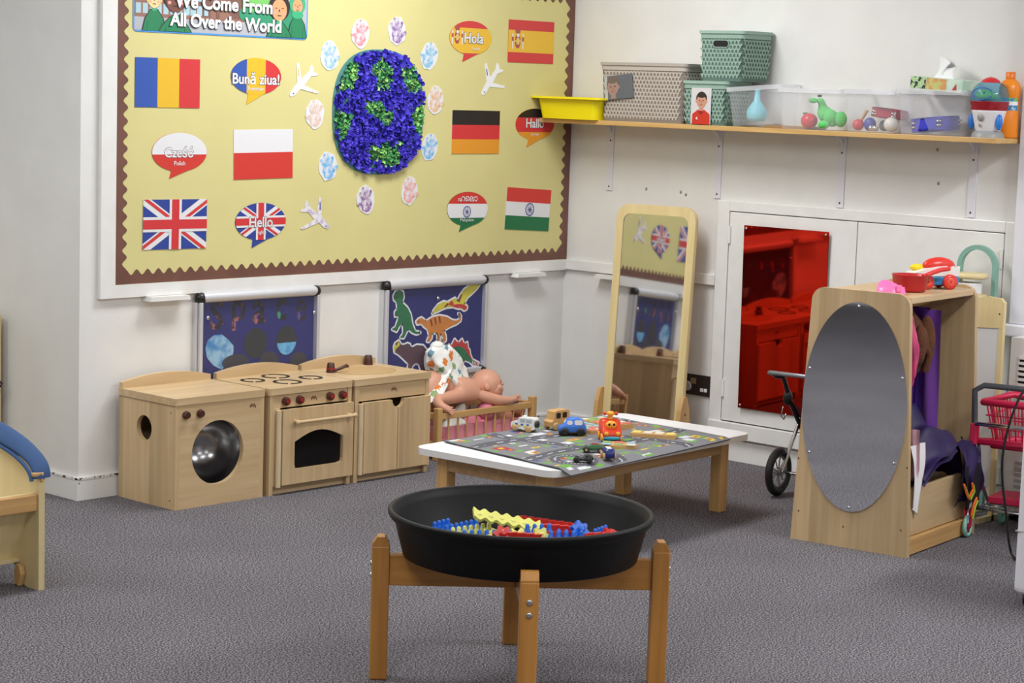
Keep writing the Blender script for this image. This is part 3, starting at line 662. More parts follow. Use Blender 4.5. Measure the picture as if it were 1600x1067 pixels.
# ------------------------------------------------------------------ toy kitchen: three separate units
KNOBR = mat('knob_red_cap', (150, 34, 34), .35)
HINGE = mat('cream_hinge_strip', (216, 196, 160), .4)
LOGO = mat('burnt_mark', (96, 54, 36), .7)
FY = -.36; D = .325; KW = .397; KH = .368
def leaf_mark(parent, u, v, y):
    g = G()
    for i, (a, b) in enumerate(((-.013, .002), (-.007, .006), (-.001, .004), (.005, .005), (.011, -.001))):
        g.flat([(u+a-.003, v+b-.008), (u+a+.002, v+b-.004), (u+a+.004, v+b+.005), (u+a-.001, v+b+.001)], -y, 0)
        g.flat([(u+a+.001, v+b-.009), (u+a+.0025, v+b-.009), (u+a+.002, v+b+.0), (u+a+.001, v+b+.0)], -y+.0002, 0)
    obj('burnt_mark', g, LOGO, parent)
def worktop(t, w_, hole=None, slots=()):
    g = G(); z0, z1 = KH, KH+.025
    ol = rrect(-.006, -.004, w_+.006, D+.004, .012, 3)
    UP = Matrix(((1, 0, 0, 0), (0, 1, 0, 0), (0, 0, 1, 0), (0, 0, 0, 1)))
    if hole: g.holed([(-.006, -.004), (w_+.006, -.004), (w_+.006, D+.004), (-.006, D+.004)], hole, z0, z1, 0, UP)
    else: g.prism(ol, z0, z1, 0, UP)
    return obj('worktop', g, MX, t)
def splash(t, w_):
    n = 16; pts = [(0, KH+.024)]+[(w_*i/n, KH+.034+.034*math.sin(math.pi*min(1, max(0, .08+.84*i/n)))**.8) for i in range(n+1)]+[(w_, KH+.024)]
    obj('splashback', G().prism(pts, -D+.0, -D+.02, 0, WALL), MX, t)
def ring_hole(cx, cz, rx, rz, n=48): return circ(cx, cz, rx, rz, n)
# --- washing machine: root at the front left foot, x along the wall, y into the room depth (towards the wall)
t = thing('toy_washing_machine', 'wooden toy washing machine with a round drum hole at the left of the kitchen', 'toy kitchen', (-2.398, FY+.006, 0))
w_ = KW
obj('front_panel', G().holed([(.018, .0), (w_-.018, .0), (w_-.018, KH), (.018, KH)], ring_hole(.1875, .187, .116, .114), -.018, 0), MX, t)
obj('side_panel', G().holed([(-D, 0), (0, 0), (0, KH), (-D, KH)], ring_hole(-.178, .268, .043, .045, 32), -.018, 0, 0, WALLX), MSY, t)
bxo('side_panel', (w_-.018, 0, 0), (w_, D, KH), MSY, t)
bxo('back_panel', (.018, D-.012, .02), (w_-.018, D, KH), MX, t); bxo('base_board', (.018, .02, .02), (w_-.018, D-.012, .034), MX, t)
worktop(t, w_); splash(t, w_)
g = G().lathe([(.130, .0), (.126, .012)]+[(.122*math.cos(R(a)), .03+.12*math.sin(R(a))) for a in range(0, 90, 9)]+[(0, .15)], 48, 0, T(.1875, .02, .187) @ RX(-90)); del g.f[-1], g.m[-1], g.s[-1]
drum = obj('drum', g, mat('drum_steel', (150, 148, 148), .2, 1), t)
for u in (.042, .104):
    k = obj('knob', G().lathe([(.0145, 0), (.0155, .008), (.012, .016)], 8, 0, T(u, 0, .333) @ RX(90), sm=False), BROWNK, t)
leaf_mark(t, .345, .338, -.0005)
for u, v in ((.0285, .34), (.0285, .03)):
    obj('screw_hole', G().cyl((-.0006, u, v), (.002, u, v), .003, n=8), BROWNK, t)
# --- cooker
t = thing('toy_cooker', 'wooden toy cooker with an oven window and four broken hob rings', 'toy kitchen', (-1.978, FY+.0, 0))
bxo('side_panel', (0, 0, 0), (.018, D, KH), MZ, t); bxo('side_panel', (w_-.018, 0, 0), (w_, D, KH), MZ, t)
bxo('control_panel', (.018, .004, .318), (w_-.018, .018, KH), MX, t); bxo('plinth', (.018, .018, 0), (w_-.018, .03, .032), MX, t)
bxo('back_panel', (.018, D-.012, .0), (w_-.018, D, KH), MX, t); bxo('base_board', (.018, .03, .03), (w_-.018, D-.012, .042), MX, t)
bxo('oven_shelf', (.018, .06, .18), (w_-.018, D-.02, .188), MX, t)
worktop(t, w_); splash(t, w_)
win = [(.105, .092), (.345, .092)]; win = rrect(.105, .09, .342, .2, .012, 3)
win = [p for p in win if p[1] < .185]+[]
arch = [(.342-(.237)*i/14, .192+.034*math.sin(math.pi*i/14)) for i in range(15)]
low = sorted([p for p in rrect(.105, .09, .342, .2, .014, 4) if p[1] < .15], key=lambda p: p[0])
hole = []
outl = low+arch
cu, cv = .2235, .15
for i in range(56):                                                   # the arched window resampled by direction
    a = 2*math.pi*i/56; dx, dy = math.cos(a), math.sin(a); best = 9
    for k in range(len(outl)):
        (x0, y0), (x1, y1) = outl[k-1], outl[k]; ex, ey = x1-x0, y1-y0; den = dx*ey-dy*ex
        if abs(den) < 1e-12: continue
        tt = ((x0-cu)*ey-(y0-cv)*ex)/den; uu = ((x0-cu)*dy-(y0-cv)*dx)/den
        if tt > 0 and -1e-6 <= uu <= 1+1e-6: best = min(best, tt)
    hole.append((cu+dx*best, cv+dy*best))
door = obj('oven_door', G().holed([(.048, .036), (.393, .036), (.393, .313), (.048, .313)], hole, .0, .018), MZ, t)
obj('oven_handle', G().cyl((.095, -.046, .268), (.375, -.046, .268), .0065).ell((.095, -.046, .268), .010, 0, 12, 8).ell((.375, -.046, .268), .010, 0, 12, 8).cyl((.105, -.046, .268), (.105, -.017, .268), .006).cyl((.365, -.046, .268), (.365, -.017, .268), .006), MX, door)
obj('window_pane', G().box((.095, -.004, .08), (.352, -.002, .235)), clear('oven_smoked_pane', (30, 26, 26), .55, .1), door)
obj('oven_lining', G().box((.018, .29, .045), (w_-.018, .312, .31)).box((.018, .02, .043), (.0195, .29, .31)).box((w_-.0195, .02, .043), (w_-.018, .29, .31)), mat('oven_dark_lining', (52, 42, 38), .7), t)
obj('hinge_strip', G().cyl((.036, -.008, .03), (.036, -.008, .312), .010, n=12), HINGE, t); bxo('front_stile', (.018, .002, .032), (.05, .018, .318), MZ, t)
for u in (.073, .140, .288, .350):
    k = obj('knob', G().lathe([(.0155, 0), (.0165, .008), (.0135, .018)], 8, 0, T(u, .004, .342) @ RX(90), sm=False), BROWNK, t)
    obj('knob_cap', G().lathe([(.010, 0), (.009, .004)], 6, 0, T(u, -.0142, .342) @ RX(90), sm=False), KNOBR, k)
leaf_mark(t, .214, .341, .0034)
HOB = mat('hob_ring_black', (24, 23, 25), .6)
for cx, cy, r in ((.085, .20, .046), (.165, .098, .054), (.225, .235, .054), (.312, .135, .046)):
    g = G()
    for a0, a1 in ((100, 232), (244, 446)):
        arc = circ(cx, cy, r, r, 26, a0, a1); inn = circ(cx, cy, r-.012, r-.012, 26, a0, a1); m = len(arc)
        z = KH+.0252; vs = [(*p, z) for p in arc]+[(*p, z) for p in inn]+[(*p, z+.0015) for p in arc]+[(*p, z+.0015) for p in inn]
        g.add(vs, [(2*m+i, 2*m+i+1, 3*m+i+1, 3*m+i) for i in range(m-1)]+[(i, i+1, 2*m+i+1, 2*m+i) for i in range(m-1)]+[(m+i, m+i+1, 3*m+i+1, 3*m+i) for i in range(m-1)])
    obj('hob_ring', g, HOB, t)
# --- sink
w_ = .388
t = thing('toy_sink', 'wooden toy sink unit with two doors and brown taps', 'toy kitchen', (-1.566, FY-.004, 0))
bxo('side_panel', (0, 0, 0), (.018, D, KH), MZ, t); bxo('side_panel', (w_-.018, 0, 0), (w_, D, KH), MSY, t)
bxo('front_rail', (.018, .004, .308), (w_-.018, .018, KH), MX, t); bxo('plinth', (.018, .02, 0), (w_-.018, .032, .03), MX, t)
bxo('back_panel', (.018, D-.012, .0), (w_-.018, D, KH), MX, t); bxo('base_board', (.018, .03, .03), (w_-.018, D-.012, .042), MX, t)
def sdoor(x0, x1, notch_right):
    c = x1 if notch_right else x0; r = .03
    arc = circ(c, .303, r, r, 10, 180, 270) if notch_right else circ(c, .303, r, r, 10, 270, 360)
    if notch_right: pts = [(x0, .033), (x1, .033)]+arc[::-1]+[(x0, .303)]
    else: pts = [(x0, .033), (x1, .033), (x1, .303)]+arc[::-1]
    return obj('door', G().prism(pts, -.003, .015), MS, t)
sdoor(.036, .209, True); sdoor(.2125, w_-.004, False)
obj('hinge_strip', G().cyl((.027, -.005, .03), (.027, -.005, .3), .010, n=12), HINGE, t); obj('hinge_strip', G().cyl((w_-.008, -.008, .03), (w_-.008, -.008, .3), .007, n=12), HINGE, t)
worktop(t, w_, circ(.20, .165, .122, .100, 44)); splash(t, w_)
obj('basin', G().lathe([(1.06, .0252), (1.065, .0272), (1.0, .0272), (.985, .02), (.96, -.03), (.86, -.055), (.0, -.06)], 44, 0, T(.20, .165, KH) @ Matrix.Diagonal((.122, .100, 1, 1))), mat('basin_wood', (190, 156, 106), .5, var=.05, vscale=30), t)
leaf_mark(t, .205, .34, .0034)
tap = obj('tap', G().lathe([(.018, 0), (.0155, .018), (.0135, .036), (.011, .038)], 16, 0, T(.055, .20, KH+.025)), BROWNK, t)
obj('tap_band', G().lathe([(.0172, 0), (.0168, .006)], 16, 0, T(.055, .20, KH+.038)), KNOBR, tap)
obj('spout', G().tube([(.06, .195, KH+.033), (.09, .185, KH+.04), (.118, .178, KH+.05), (.122, .176, KH+.044)], .0065, 10), BROWNK, tap)
obj('tap', G().lathe([(.019, 0), (.017, .018), (.014, .036), (.012, .038)], 16, 0, T(.330, .285, KH+.025)), BROWNK, t)

# ------------------------------------------------------------------ doll crib with dolls
t = thing('doll_crib', 'small wooden doll crib with spindle sides between the sink and the corner', 'doll crib', (-.70, -.22, 0))
cx0, cx1 = -.279, .280
for u, v in ((cx0, 0), (cx1, 0), (cx0, .2), (cx1, .2)): obj('post', G().box((u-.014, v-.014, 0), (u+.014, v+.014, .213), .003), BEECHZ, t)
for v in (0, .2):
    for z in (.178, .062): obj('rail', G().box((cx0+.014, v-.008, z-.013), (cx1-.014, v+.008, z+.013), .002), BEECH, t)
    for k in range(9): obj('spindle', G().cyl((cx0+.061+k*.0545, v, .07), (cx0+.061+k*.0545, v, .17), .0042, n=8), BEECHZ, t)
for u in (cx0, cx1):
    for z in (.178, .062): obj('rail', G().box((u-.008, .014, z-.013), (u+.008, .186, z+.013), .002), BEECH, t)
    for k in range(3): obj('spindle', G().cyl((u, .05+k*.05, .07), (u, .05+k*.05, .17), .0042, n=8), BEECHZ, t)
bxo('base_board', (cx0, .01, .05), (cx1, .19, .058), BEECH, t)
PINKB = mat('pink_tub', (236, 152, 172), .45)
g = G().prism(rrect(-.235, .022, .25, .178, .03, 5), .060, .066, 0, I4)
ol, il = rrect(-.245, .014, .255, .184, .035, 5), rrect(-.237, .022, .247, .176, .03, 5); n = len(ol)
g.add([(*p, .060) for p in ol]+[(*p, .128) for p in ol]+[(*p, .128) for p in il]+[(*p, .062) for p in il],
      [f for i in range(n) for f in ((i, (i+1) % n, n+(i+1) % n, n+i), (n+i, n+(i+1) % n, 2*n+(i+1) % n, 2*n+i), (2*n+i, 2*n+(i+1) % n, 3*n+(i+1) % n, 3*n+i))])
tag(obj('toy_tub', g, PINKB, None, (-.70, -.22, 0)), 'pink plastic tub lying in the doll crib under the dolls', 'tub')
SKIN = mat('doll_vinyl', (214, 158, 132), .42, spec=.4); SKIN2 = mat('pink_doll_fabric', (222, 130, 150), .7)
EYE = mat('doll_eye_line', (90, 56, 50), .5); LIP = mat('doll_lips', (196, 100, 96), .5); HAIRD = mat('dark_doll_hair', (46, 36, 38), .7, bump=.3, bscale=90)
def doll_head(g, c, r, M, mi=0):
    """skull, cheeks, nose, ears in the head's own frame: -y is the face"""
    MM = T(*c) @ M
    g.ell((0, 0, r*.08), (r*.94, r, r*.98), mi, 22, 14, MM)
    g.ell((0, -r*.35, -r*.38), (r*.72, r*.6, r*.52), mi, 18, 12, MM)
    for s in (-1, 1):
        g.ell((s*r*.42, -r*.66, -r*.34), (r*.26, r*.22, r*.24), mi, 12, 8, MM); g.ell((s*r*.93, r*.05, -r*.12), (r*.10, r*.20, r*.24), mi, 10, 8, MM)
    g.ell((0, -r*.98, -r*.16), (r*.10, r*.12, r*.10), mi, 10, 8, MM)
    return MM
def face_bits(parent, MM, r, loc):
    e = G(); l = G()
    for s in (-1, 1):
        e.tube([(s*r*.17, -r*.945, r*.02), (s*r*.3, -r*.93, -.04*r), (s*r*.45, -r*.85, r*.02)], r*.028, 6, 0, False, MM)
        e.tube([(s*r*.16, -r*.93, r*.26), (s*r*.32, -r*.9, r*.31), (s*r*.48, -r*.8, r*.25)], r*.018, 6, 0, False, MM)
    l.ell((0, -r*.90, -r*.5), (r*.17, r*.06, r*.06), 0, 10, 6, MM)
    obj('eyes', e, EYE, parent); obj('mouth', l, LIP, parent)
def hand(nd, ed, wr, d, side, k, s=1.0):
    """palm, four unequal fingers and a thumb in skin nodes; d = pointing direction, side = towards the thumb"""
    d = Vector(d).normalized(); sd = Vector(side); sd = (sd-d*sd.dot(d)).normalized(); w0 = Vector(nd[wr][0])
    nd[k+'p'] = (tuple(w0+d*.014*s), .0095*s); ed.append((wr, k+'p')); dn = d.cross(sd)
    for i, (o, l) in enumerate(((.0085, .016), (.003, .020), (-.003, .019), (-.0085, .014))):
        a = w0+d*.022*s+sd*o*s; b = a+d*l*s+dn*.004*s+sd*o*.35*s
        nd[k+'f%d' % i] = (tuple(a), .0036*s); nd[k+'e%d' % i] = (tuple(b), .0030*s); ed += [(k+'p', k+'f%d' % i), (k+'f%d' % i, k+'e%d' % i)]
    a = w0+d*.012*s+sd*.013*s; b = a+d*.010*s+sd*.006*s; nd[k+'t'] = (tuple(a), .0040*s); nd[k+'u'] = (tuple(b), .0033*s); ed += [(k+'p', k+'t'), (k+'t', k+'u')]
# big bald doll on its front, bottom in the air, head to the right, both arms over the front rail
t = thing('baby_doll', 'bald baby doll lying face down across the crib in a white printed romper', 'doll', (-.70, -.12, .10))
nd = {'chest': ((-.035, -.01, .145), .052), 'belly': ((-.10, .03, .175), .056), 'pelvis': ((-.165, .05, .205), .058), 'neck': ((.03, -.015, .165), .026), 'head': ((.06, -.01, .165), .030),
      'shL': ((-.095, -.035, .140), .032), 'elL': ((-.235, -.045, .135), .027), 'foL': ((-.250, -.075, .118), .022), 'wrL': ((-.238, -.105, .108), .015),
      'shR': ((.005, -.045, .135), .028), 'elR': ((.085, -.09, .112), .024), 'foR': ((.130, -.10, .108), .019), 'wrR': ((.165, -.10, .110), .013),
      'hipL': ((-.20, .02, .20), .046), 'knL': ((-.225, .01, .14), .040), 'anL': ((-.22, .045, .10), .026), 'toL': ((-.215, .0, .09), .016)}
ed = [('chest', 'belly'), ('belly', 'pelvis'), ('chest', 'neck'), ('neck', 'head'), ('chest', 'shL'), ('shL', 'elL'), ('elL', 'foL'), ('foL', 'wrL'), ('chest', 'shR'), ('shR', 'elR'), ('elR', 'foR'), ('foR', 'wrR'), ('pelvis', 'hipL'), ('hipL', 'knL'), ('knL', 'anL'), ('anL', 'toL')]
hand(nd, ed, 'wrL', (.45, -.6, -.35), (.4, .2, .8), 'l', 1.0); hand(nd, ed, 'wrR', (1, .0, .12), (0, .2, 1), 'r', 1.0)
g = skin(nd, ed)
MM = doll_head(g, (.085, -.015, .162), .068, RZ(52) @ RX(-18) @ RY(14))
obj('body', g, SKIN, t); face_bits(t, MM, .068, None)
def romper_mat():
    m, nt, p = _base('printed_romper'); N, L = nt.nodes, nt.links
    tc = N.new('ShaderNodeTexCoord'); v = N.new('ShaderNodeTexVoronoi'); v.inputs['Scale'].default_value = 22; L.new(tc.outputs['Object'], v.inputs['Vector'])
    n = N.new('ShaderNodeTexNoise'); n.inputs['Scale'].default_value = 110; L.new(tc.outputs['Object'], n.inputs['Vector'])
    ad = N.new('ShaderNodeMath'); ad.operation = 'MULTIPLY_ADD'; ad.inputs[1].default_value = .5; L.new(n.outputs['Fac'], ad.inputs[0]); L.new(v.outputs['Distance'], ad.inputs[2])
    lt = N.new('ShaderNodeMath'); lt.operation = 'LESS_THAN'; lt.inputs[1].default_value = .60; L.new(ad.outputs[0], lt.inputs[0])
    r = N.new('ShaderNodeValToRGB'); r.color_ramp.interpolation = 'CONSTANT'; e = r.color_ramp.elements
    e[0].color = (*lin((120, 160, 110)), 1); e[1].position = .3; e[1].color = (*lin((110, 150, 170)), 1); k = e.new(.45); k.color = (*lin((224, 128, 52)), 1); k = e.new(.8); k.color = (*lin((150, 176, 120)), 1)
    s = N.new('ShaderNodeSeparateColor'); L.new(v.outputs['Color'], s.inputs[0]); L.new(s.outputs[0], r.inputs[0])
    mx = N.new('ShaderNodeMix'); mx.data_type = 'RGBA'; L.new(lt.outputs[0], mx.inputs['Factor']); mx.inputs['A'].default_value = (*lin((238, 238, 234)), 1); L.new(r.outputs[0], mx.inputs['B'])
    L.new(mx.outputs['Result'], p.inputs['Base Color']); p.inputs['Roughness'].default_value = .85
    return m
def romper():
    rnd = random.Random(2)
    ctr = [((-.075, .02, .165), .062), ((-.11, .03, .215), .068), ((-.14, .04, .265), .070), ((-.155, .045, .315), .058), ((-.150, .045, .345), .030)]
    def blob(u, v):
        # folded cloth hump: wide at the hem, narrower at the tip
        k = min(len(ctr)-1.001, v*(len(ctr)-1)); i = int(k); f = k-i
        c = Vector(ctr[i][0]).lerp(Vector(ctr[i+1][0]), f); r = ctr[i][1]*(1-f)+ctr[i+1][1]*f; a = 2*math.pi*u
        rr = r*(1+.10*math.sin(3*a+4*v)+.06*math.sin(7*a+9*v)+.05*math.sin(5*a-14*v))
        return (c.x+.02+rr*1.35*math.cos(a), c.y+rr*.75*math.sin(a), c.z+.018*math.sin(2*a+1)*(1-v))
    g = G().grid(blob, 48, 24); g.ell((-.15, .045, .338), (.034, .026, .022), 0, 14, 8)
    def leg(u, v):                                                     # the leg end hanging down at the left
        c = Vector((-.13, .03, .25)).lerp(Vector((-.225, -.005, .145)), v); a = 2*math.pi*u; r = (.052+.006*v)*(1+.08*math.sin(4*a+7*v)+.05*math.sin(7*a))
        return (c.x+r*math.cos(a)*1.0, c.y+r*.85*math.sin(a), c.z+r*.5*math.cos(a))
    g.grid(leg, 36, 14)
    return g
obj('romper', romper(), romper_mat(), t)
# pink cloth doll on its back beneath
t = thing('rag_doll', 'pink cloth doll lying in the tub beneath the bald doll', 'doll', (-.70, -.14, .066))
nd = {'p': ((-.10, .0, .045), .036), 'c': ((-.02, .0, .055), .038), 'n': ((.025, -.01, .07), .022), 'h': ((.04, -.015, .085), .022), 'lk': ((-.18, -.035, .05), .022), 'lf': ((-.245, -.05, .02), .022), 'rk': ((-.17, .04, .05), .022), 'rf': ((-.23, .05, .03), .02),
      'ra': ((.05, -.05, .045), .018), 'rh': ((.12, -.052, .05), .016)}
g = skin(nd, [('p', 'c'), ('c', 'n'), ('n', 'h'), ('p', 'lk'), ('lk', 'lf'), ('p', 'rk'), ('rk', 'rf'), ('c', 'ra'), ('ra', 'rh')])
MM = doll_head(g, (.045, -.035, .098), .040, RZ(-10) @ RX(-40)); obj('body', g, SKIN2, t); face_bits(t, MM, .040, None)
# small dark haired doll at the right end
t = thing('small_doll', 'small dark haired doll at the right end of the crib', 'doll', (-.48, -.15, .066))
nd = {'p': ((-.09, .01, .05), .026), 'c': ((-.03, .0, .06), .028), 'n': ((.0, .0, .07), .016), 'h': ((.012, .0, .075), .018), 'a': ((-.02, -.045, .05), .012), 'b': ((.03, -.055, .05), .011), 'k': ((-.15, -.02, .04), .018), 'f': ((-.19, -.03, .03), .015)}
g = skin(nd, [('p', 'c'), ('c', 'n'), ('n', 'h'), ('c', 'a'), ('a', 'b'), ('p', 'k'), ('k', 'f')]); MM = doll_head(g, (.03, -.01, .085), .034, RZ(20) @ RX(-25))
obj('body', g, mat('small_doll_skin', (196, 132, 104), .5), t); face_bits(t, MM, .034, None)
obj('hair', G().ell((0, .2*.034, .3*.034), (.036, .036, .032), 0, 16, 10, MM), HAIRD, t)
# white soft toy leaning in the left end
t = thing('soft_toy', 'white plush soft toy with a long limb in the left end of the crib', 'soft toy', (-.86, -.16, .066))
g = skin({'b': ((.03, .03, .06), .038), 'h': ((.09, .02, .10), .030), 'e': ((.11, .03, .14), .012), 'l': ((-.03, -.02, .045), .026), 'm': ((-.06, -.03, .02), .024), 'a': ((.08, -.03, .06), .018)}, [('b', 'h'), ('h', 'e'), ('b', 'l'), ('l', 'm'), ('b', 'a')])
obj('body', g, mat('white_plush', (222, 220, 210), .95, bump=.4, bscale=120), t)

# ------------------------------------------------------------------ low table with the road mat
TROT = 3.5; TC = (-1.393, -1.373); TZ = .29
t = thing('low_table', 'low table with white laminate top and wooden legs under the road mat', 'table', (*TC, 0), TROT)
L2, W2 = .580, .304
g = G().prism(rrect(-L2, -W2, L2, W2, .055, 6), TZ-.022, TZ, 1, I4, top=0); obj('tabletop', g, [mat('white_laminate', (236, 236, 238), .35), mat('white_edge_band', (226, 224, 222), .4)], t)
for su in (-1, 1):
    for sv in (-1, 1): obj('leg', G().box((su*.505-.0235, sv*.213-.0235, 0), (su*.505+.0235, sv*.213+.0235, TZ-.022), .004), BEECHZ, t)
WAL = wood('apron_wood', (190, 152, 108), (164, 126, 84), 'x')
for sv in (-1, 1): obj('apron', G().box((-.4815, sv*.225-.009, TZ-.075), (.4815, sv*.225+.009, TZ-.022), .002), WAL, t)
for su in (-1, 1): obj('apron', G().box((su*.517-.009, -.1895, TZ-.075), (su*.517+.009, .1895, TZ-.022), .002), WAL, t)
def road_mat():
    q = [(-1.848, -1.114), (-1.915, -1.752), (-.965, -1.665), (-.968, -1.062)]      # left, front, right, back corners
    ML = [mat('mat_'+n, c, .85) for n, c in dict(pave=(120, 120, 124), road=(84, 84, 92), white=(206, 208, 212), grass=(104, 160, 62), yellow=(206, 186, 64), red=(170, 54, 56), blue=(70, 92, 150), orange=(206, 150, 60), back=(70, 70, 74)).items()]
    PV, RD, WH, GR, YE, RE, BL, OR, BK = range(9)
    c_, s_ = math.cos(R(TROT)), math.sin(R(TROT))
    def inside(x, y):
        dx, dy = x-TC[0], y-TC[1]; lu, lv = dx*c_+dy*s_, -dx*s_+dy*c_
        return max(abs(lu)-L2, abs(lv)-W2)
    def pos(u, v, dz):
        a = Vector(q[1]).lerp(Vector(q[2]), u); b = Vector(q[0]).lerp(Vector(q[3]), u); p = a.lerp(b, v)
        d = max(0, inside(p.x, p.y)+.012); wv = .0012*math.sin(23*u+5*v)*math.sin(17*v)+.0012
        return (p.x, p.y, TZ+.002+wv-(.28*d if d > 0 else 0)+dz)
    rnd = random.Random(11); houses = []
    for k in range(190):
        houses.append((rnd.random(), rnd.random(), rnd.uniform(.008, .034), rnd.uniform(.008, .032), rnd.choice((GR, GR, GR, GR, YE, RE, WH, BL, OR, WH, GR))))
    cen = [(.1, .2), (.42, .28), (.75, .18), (.2, .72), (.55, .70), (.85, .62)]
    def col(u, v):
        x, y = u*.96, v*.66
        def line(d, hw): return abs(d) < hw
        d1 = y-.22-.03*math.sin(x*7); d2 = x-.30-.05*math.sin(y*8); d3 = x-.68-.04*math.sin(y*7+2); d4 = y-.48-.03*math.sin(x*6+1)
        rr = math.hypot(x-.15, y-.12)-.07
        if u < .012 or u > .988 or v < .016 or v > .984: return PV
        for d, s in ((d1, x), (d4, x), (d2, y), (d3, y)):
            if line(d, .028):
                if line(d, .0028) and (s*14) % 1 < .5: return WH
                return RD
        if line(rr, .022): return WH if line(rr, .003) and (math.atan2(y-.12, x-.15)*5) % 1 < .5 else RD
        for hx, hy, a, b, k in houses:
            if abs(u-hx) < a and abs(v-hy) < b:
                if k == GR and math.hypot((u-hx)/a, (v-hy)/b) > 1.0: break
                if k in (YE, OR, RE) and abs(u-hx) < a*.4 and abs(v-hy) < b*.4: return (RE if k != RE else YE)
                return k
        return PV
    g = G(); g.grid(lambda u, v: pos(u, v, .003), 150, 110, 0, None, False, col)
    g.grid(lambda u, v: pos(u, v, -.0005), 40, 30, BK)
    edge = [(u/60, 0) for u in range(60)]+[(1, v/60) for v in range(60)]+[(1-u/60, 1) for u in range(60)]+[(0, 1-v/60) for v in range(60)]
    n = len(edge); g.add([pos(*e, .0032) for e in edge]+[pos(*e, -.0007) for e in edge], [(i, (i+1) % n, n+(i+1) % n, n+i) for i in range(n)], BK)
    o = obj('play_mat', g, ML); tag(o, 'grey road-map play mat spread over the low white table', 'play mat')
road_mat()
MT = TZ+.0062
def wheels(t, pts, r, wd, m, hub=None, axis='y'):
    for x, y in pts:
        o = obj('wheel', G().lathe([(r*.55, 0), (r, wd*.12), (r, wd*.88), (r*.55, wd)], 16, 0, T(x, y-wd/2, r) @ RX(-90)), m, t)
        if hub: obj('hub', G().cyl((x, y-wd*.62, r), (x, y+wd*.62, r), r*.42, n=12), hub, o)
WW = mat('toy_wheel_wood', (196, 160, 110), .45); TYRE = mat('toy_tyre', (30, 30, 32), .5)
def along(p, ang): return (p[0], p[1], MT), ang
# toys: x axis is the driving direction
t = thing('toy_jeep', 'white wooden police jeep with yellow and blue checks and a black spare wheel', 'toy car', (-1.477, -1.146, MT), 103)
bd = [(-.042, .010), (.042, .010), (.046, .02), (.046, .030), (.040, .034), (.022, .036), (.014, .050), (-.042, .052), (-.046, .046), (-.046, .016)]
obj('body', G().prism(bd, -.019, .019), mat('toy_white', (232, 232, 228), .4), t)
for s in (-1, 1):
    g = G()
    for k in range(7): g.flat(rect(-.040+k*.0115, .017+.006*(k % 2), -.0295+k*.0115, .024+.006*(k % 2)), s*.0194, k % 2)
    g.flat(rect(-.038, .034, -.016, .046), s*.0194, 2); g.flat(rect(-.012, .034, .008, .046), s*.0194, 2)
    obj('side_print', g, [mat('toy_check_yellow', (214, 214, 70), .4), mat('toy_check_blue', (64, 104, 190), .4), mat('toy_window_grey', (176, 186, 190), .3)], t)
obj('light_bar', G().box((-.004, -.008, .051), (.006, .008, .056), .001), PAPER, t)
wheels(t, [(-.026, -.019), (.028, -.019), (-.026, .019), (.028, .019)], .0125, .007, WW, mat('toy_hub_pink', (206, 160, 130), .5))
obj('spare_wheel', G().lathe([(.006, 0), (.0125, .002), (.0125, .008), (.006, .010)], 16, 0, T(-.046, 0, .030) @ RY(-90)), TYRE, t)
t = thing('toy_van', 'plain wooden toy van with cut-out windows behind the blue car', 'toy car', (-1.345, -1.180, MT), 178)
g = G().prism([(-.042, .012), (.042, .012), (.046, .03), (.036, .038), (.03, .066), (.022, .07), (-.036, .07), (-.044, .064), (-.045, .02)], -.02, .02)
obj('body', g, BEECH, t); obj('window', G().prism(rrect(.002, .042, .024, .062, .004), -.0205, .0205), DARK, t); obj('window', G().prism(rrect(-.03, .042, -.008, .062, .004), -.0205, .0205), DARK, t)
wheels(t, [(-.026, -.022), (.026, -.022), (-.026, .022), (.026, .022)], .0145, .008, WW)
t = thing('toy_car', 'chunky blue toy car with white windows on black base', 'toy car', (-1.398, -1.300, MT), 135)
prof = [(-.046, .012), (.046, .012), (.050, .02), (.049, .032), (.034, .037), (.022, .056), (.008, .063), (-.022, .063), (-.036, .056), (-.046, .036), (-.050, .022)]
def puffy(g, prof, hw, mi=0):
    n = len(prof); cx = sum(p[0] for p in prof)/n; cz = sum(p[1] for p in prof)/n; rings = []
    for k, (f, yy) in enumerate(((.86, -1), (.97, -.8), (1, -.4), (1, .4), (.97, .8), (.86, 1))): rings.append([(cx+(p[0]-cx)*f, yy*hw, cz+(p[1]-cz)*f) for p in prof])
    vs = [v for r_ in rings for v in r_]; fs = [(k*n+i, k*n+(i+1) % n, (k+1)*n+(i+1) % n, (k+1)*n+i) for k in range(5) for i in range(n)]+[list(range(n))[::-1], list(range(5*n, 6*n))]
    g.add(vs, fs, mi, True); return g
obj('body', puffy(G(), prof, .024), mat('toy_blue', (58, 116, 206), .35), t)
g = G()
for s in (-1, 1):
    g.flat(rrect(.001, .040, .020, .055, .006), s*.0245); g.flat(rrect(-.034, .040, -.006, .057, .006), s*.0245)
g.add([(.0305, -.015, .042), (.0305, .015, .042), (.0235, .013, .055), (.0235, -.013, .055)], [(0, 1, 2, 3)])
obj('window', g, PAPER, t); obj('chassis', G().box((-.048, -.0235, .006), (.048, .0235, .0165), .004), BLACKP, t)
wheels(t, [(-.028, -.022), (.028, -.022), (-.028, .022), (.028, .022)], .0145, .009, TYRE, BLACKP)
t = thing('toy_car', 'red and orange baby toy car with a smiling yellow face windscreen', 'toy car', (-1.372, -1.450, MT), 232); t.scale = (.93, .93, .93)
RO = mat('toy_red_orange', (218, 64, 32), .3); OY = mat('toy_orange_yellow', (246, 170, 50), .3); TQ = mat('toy_turquoise', (60, 176, 196), .35)
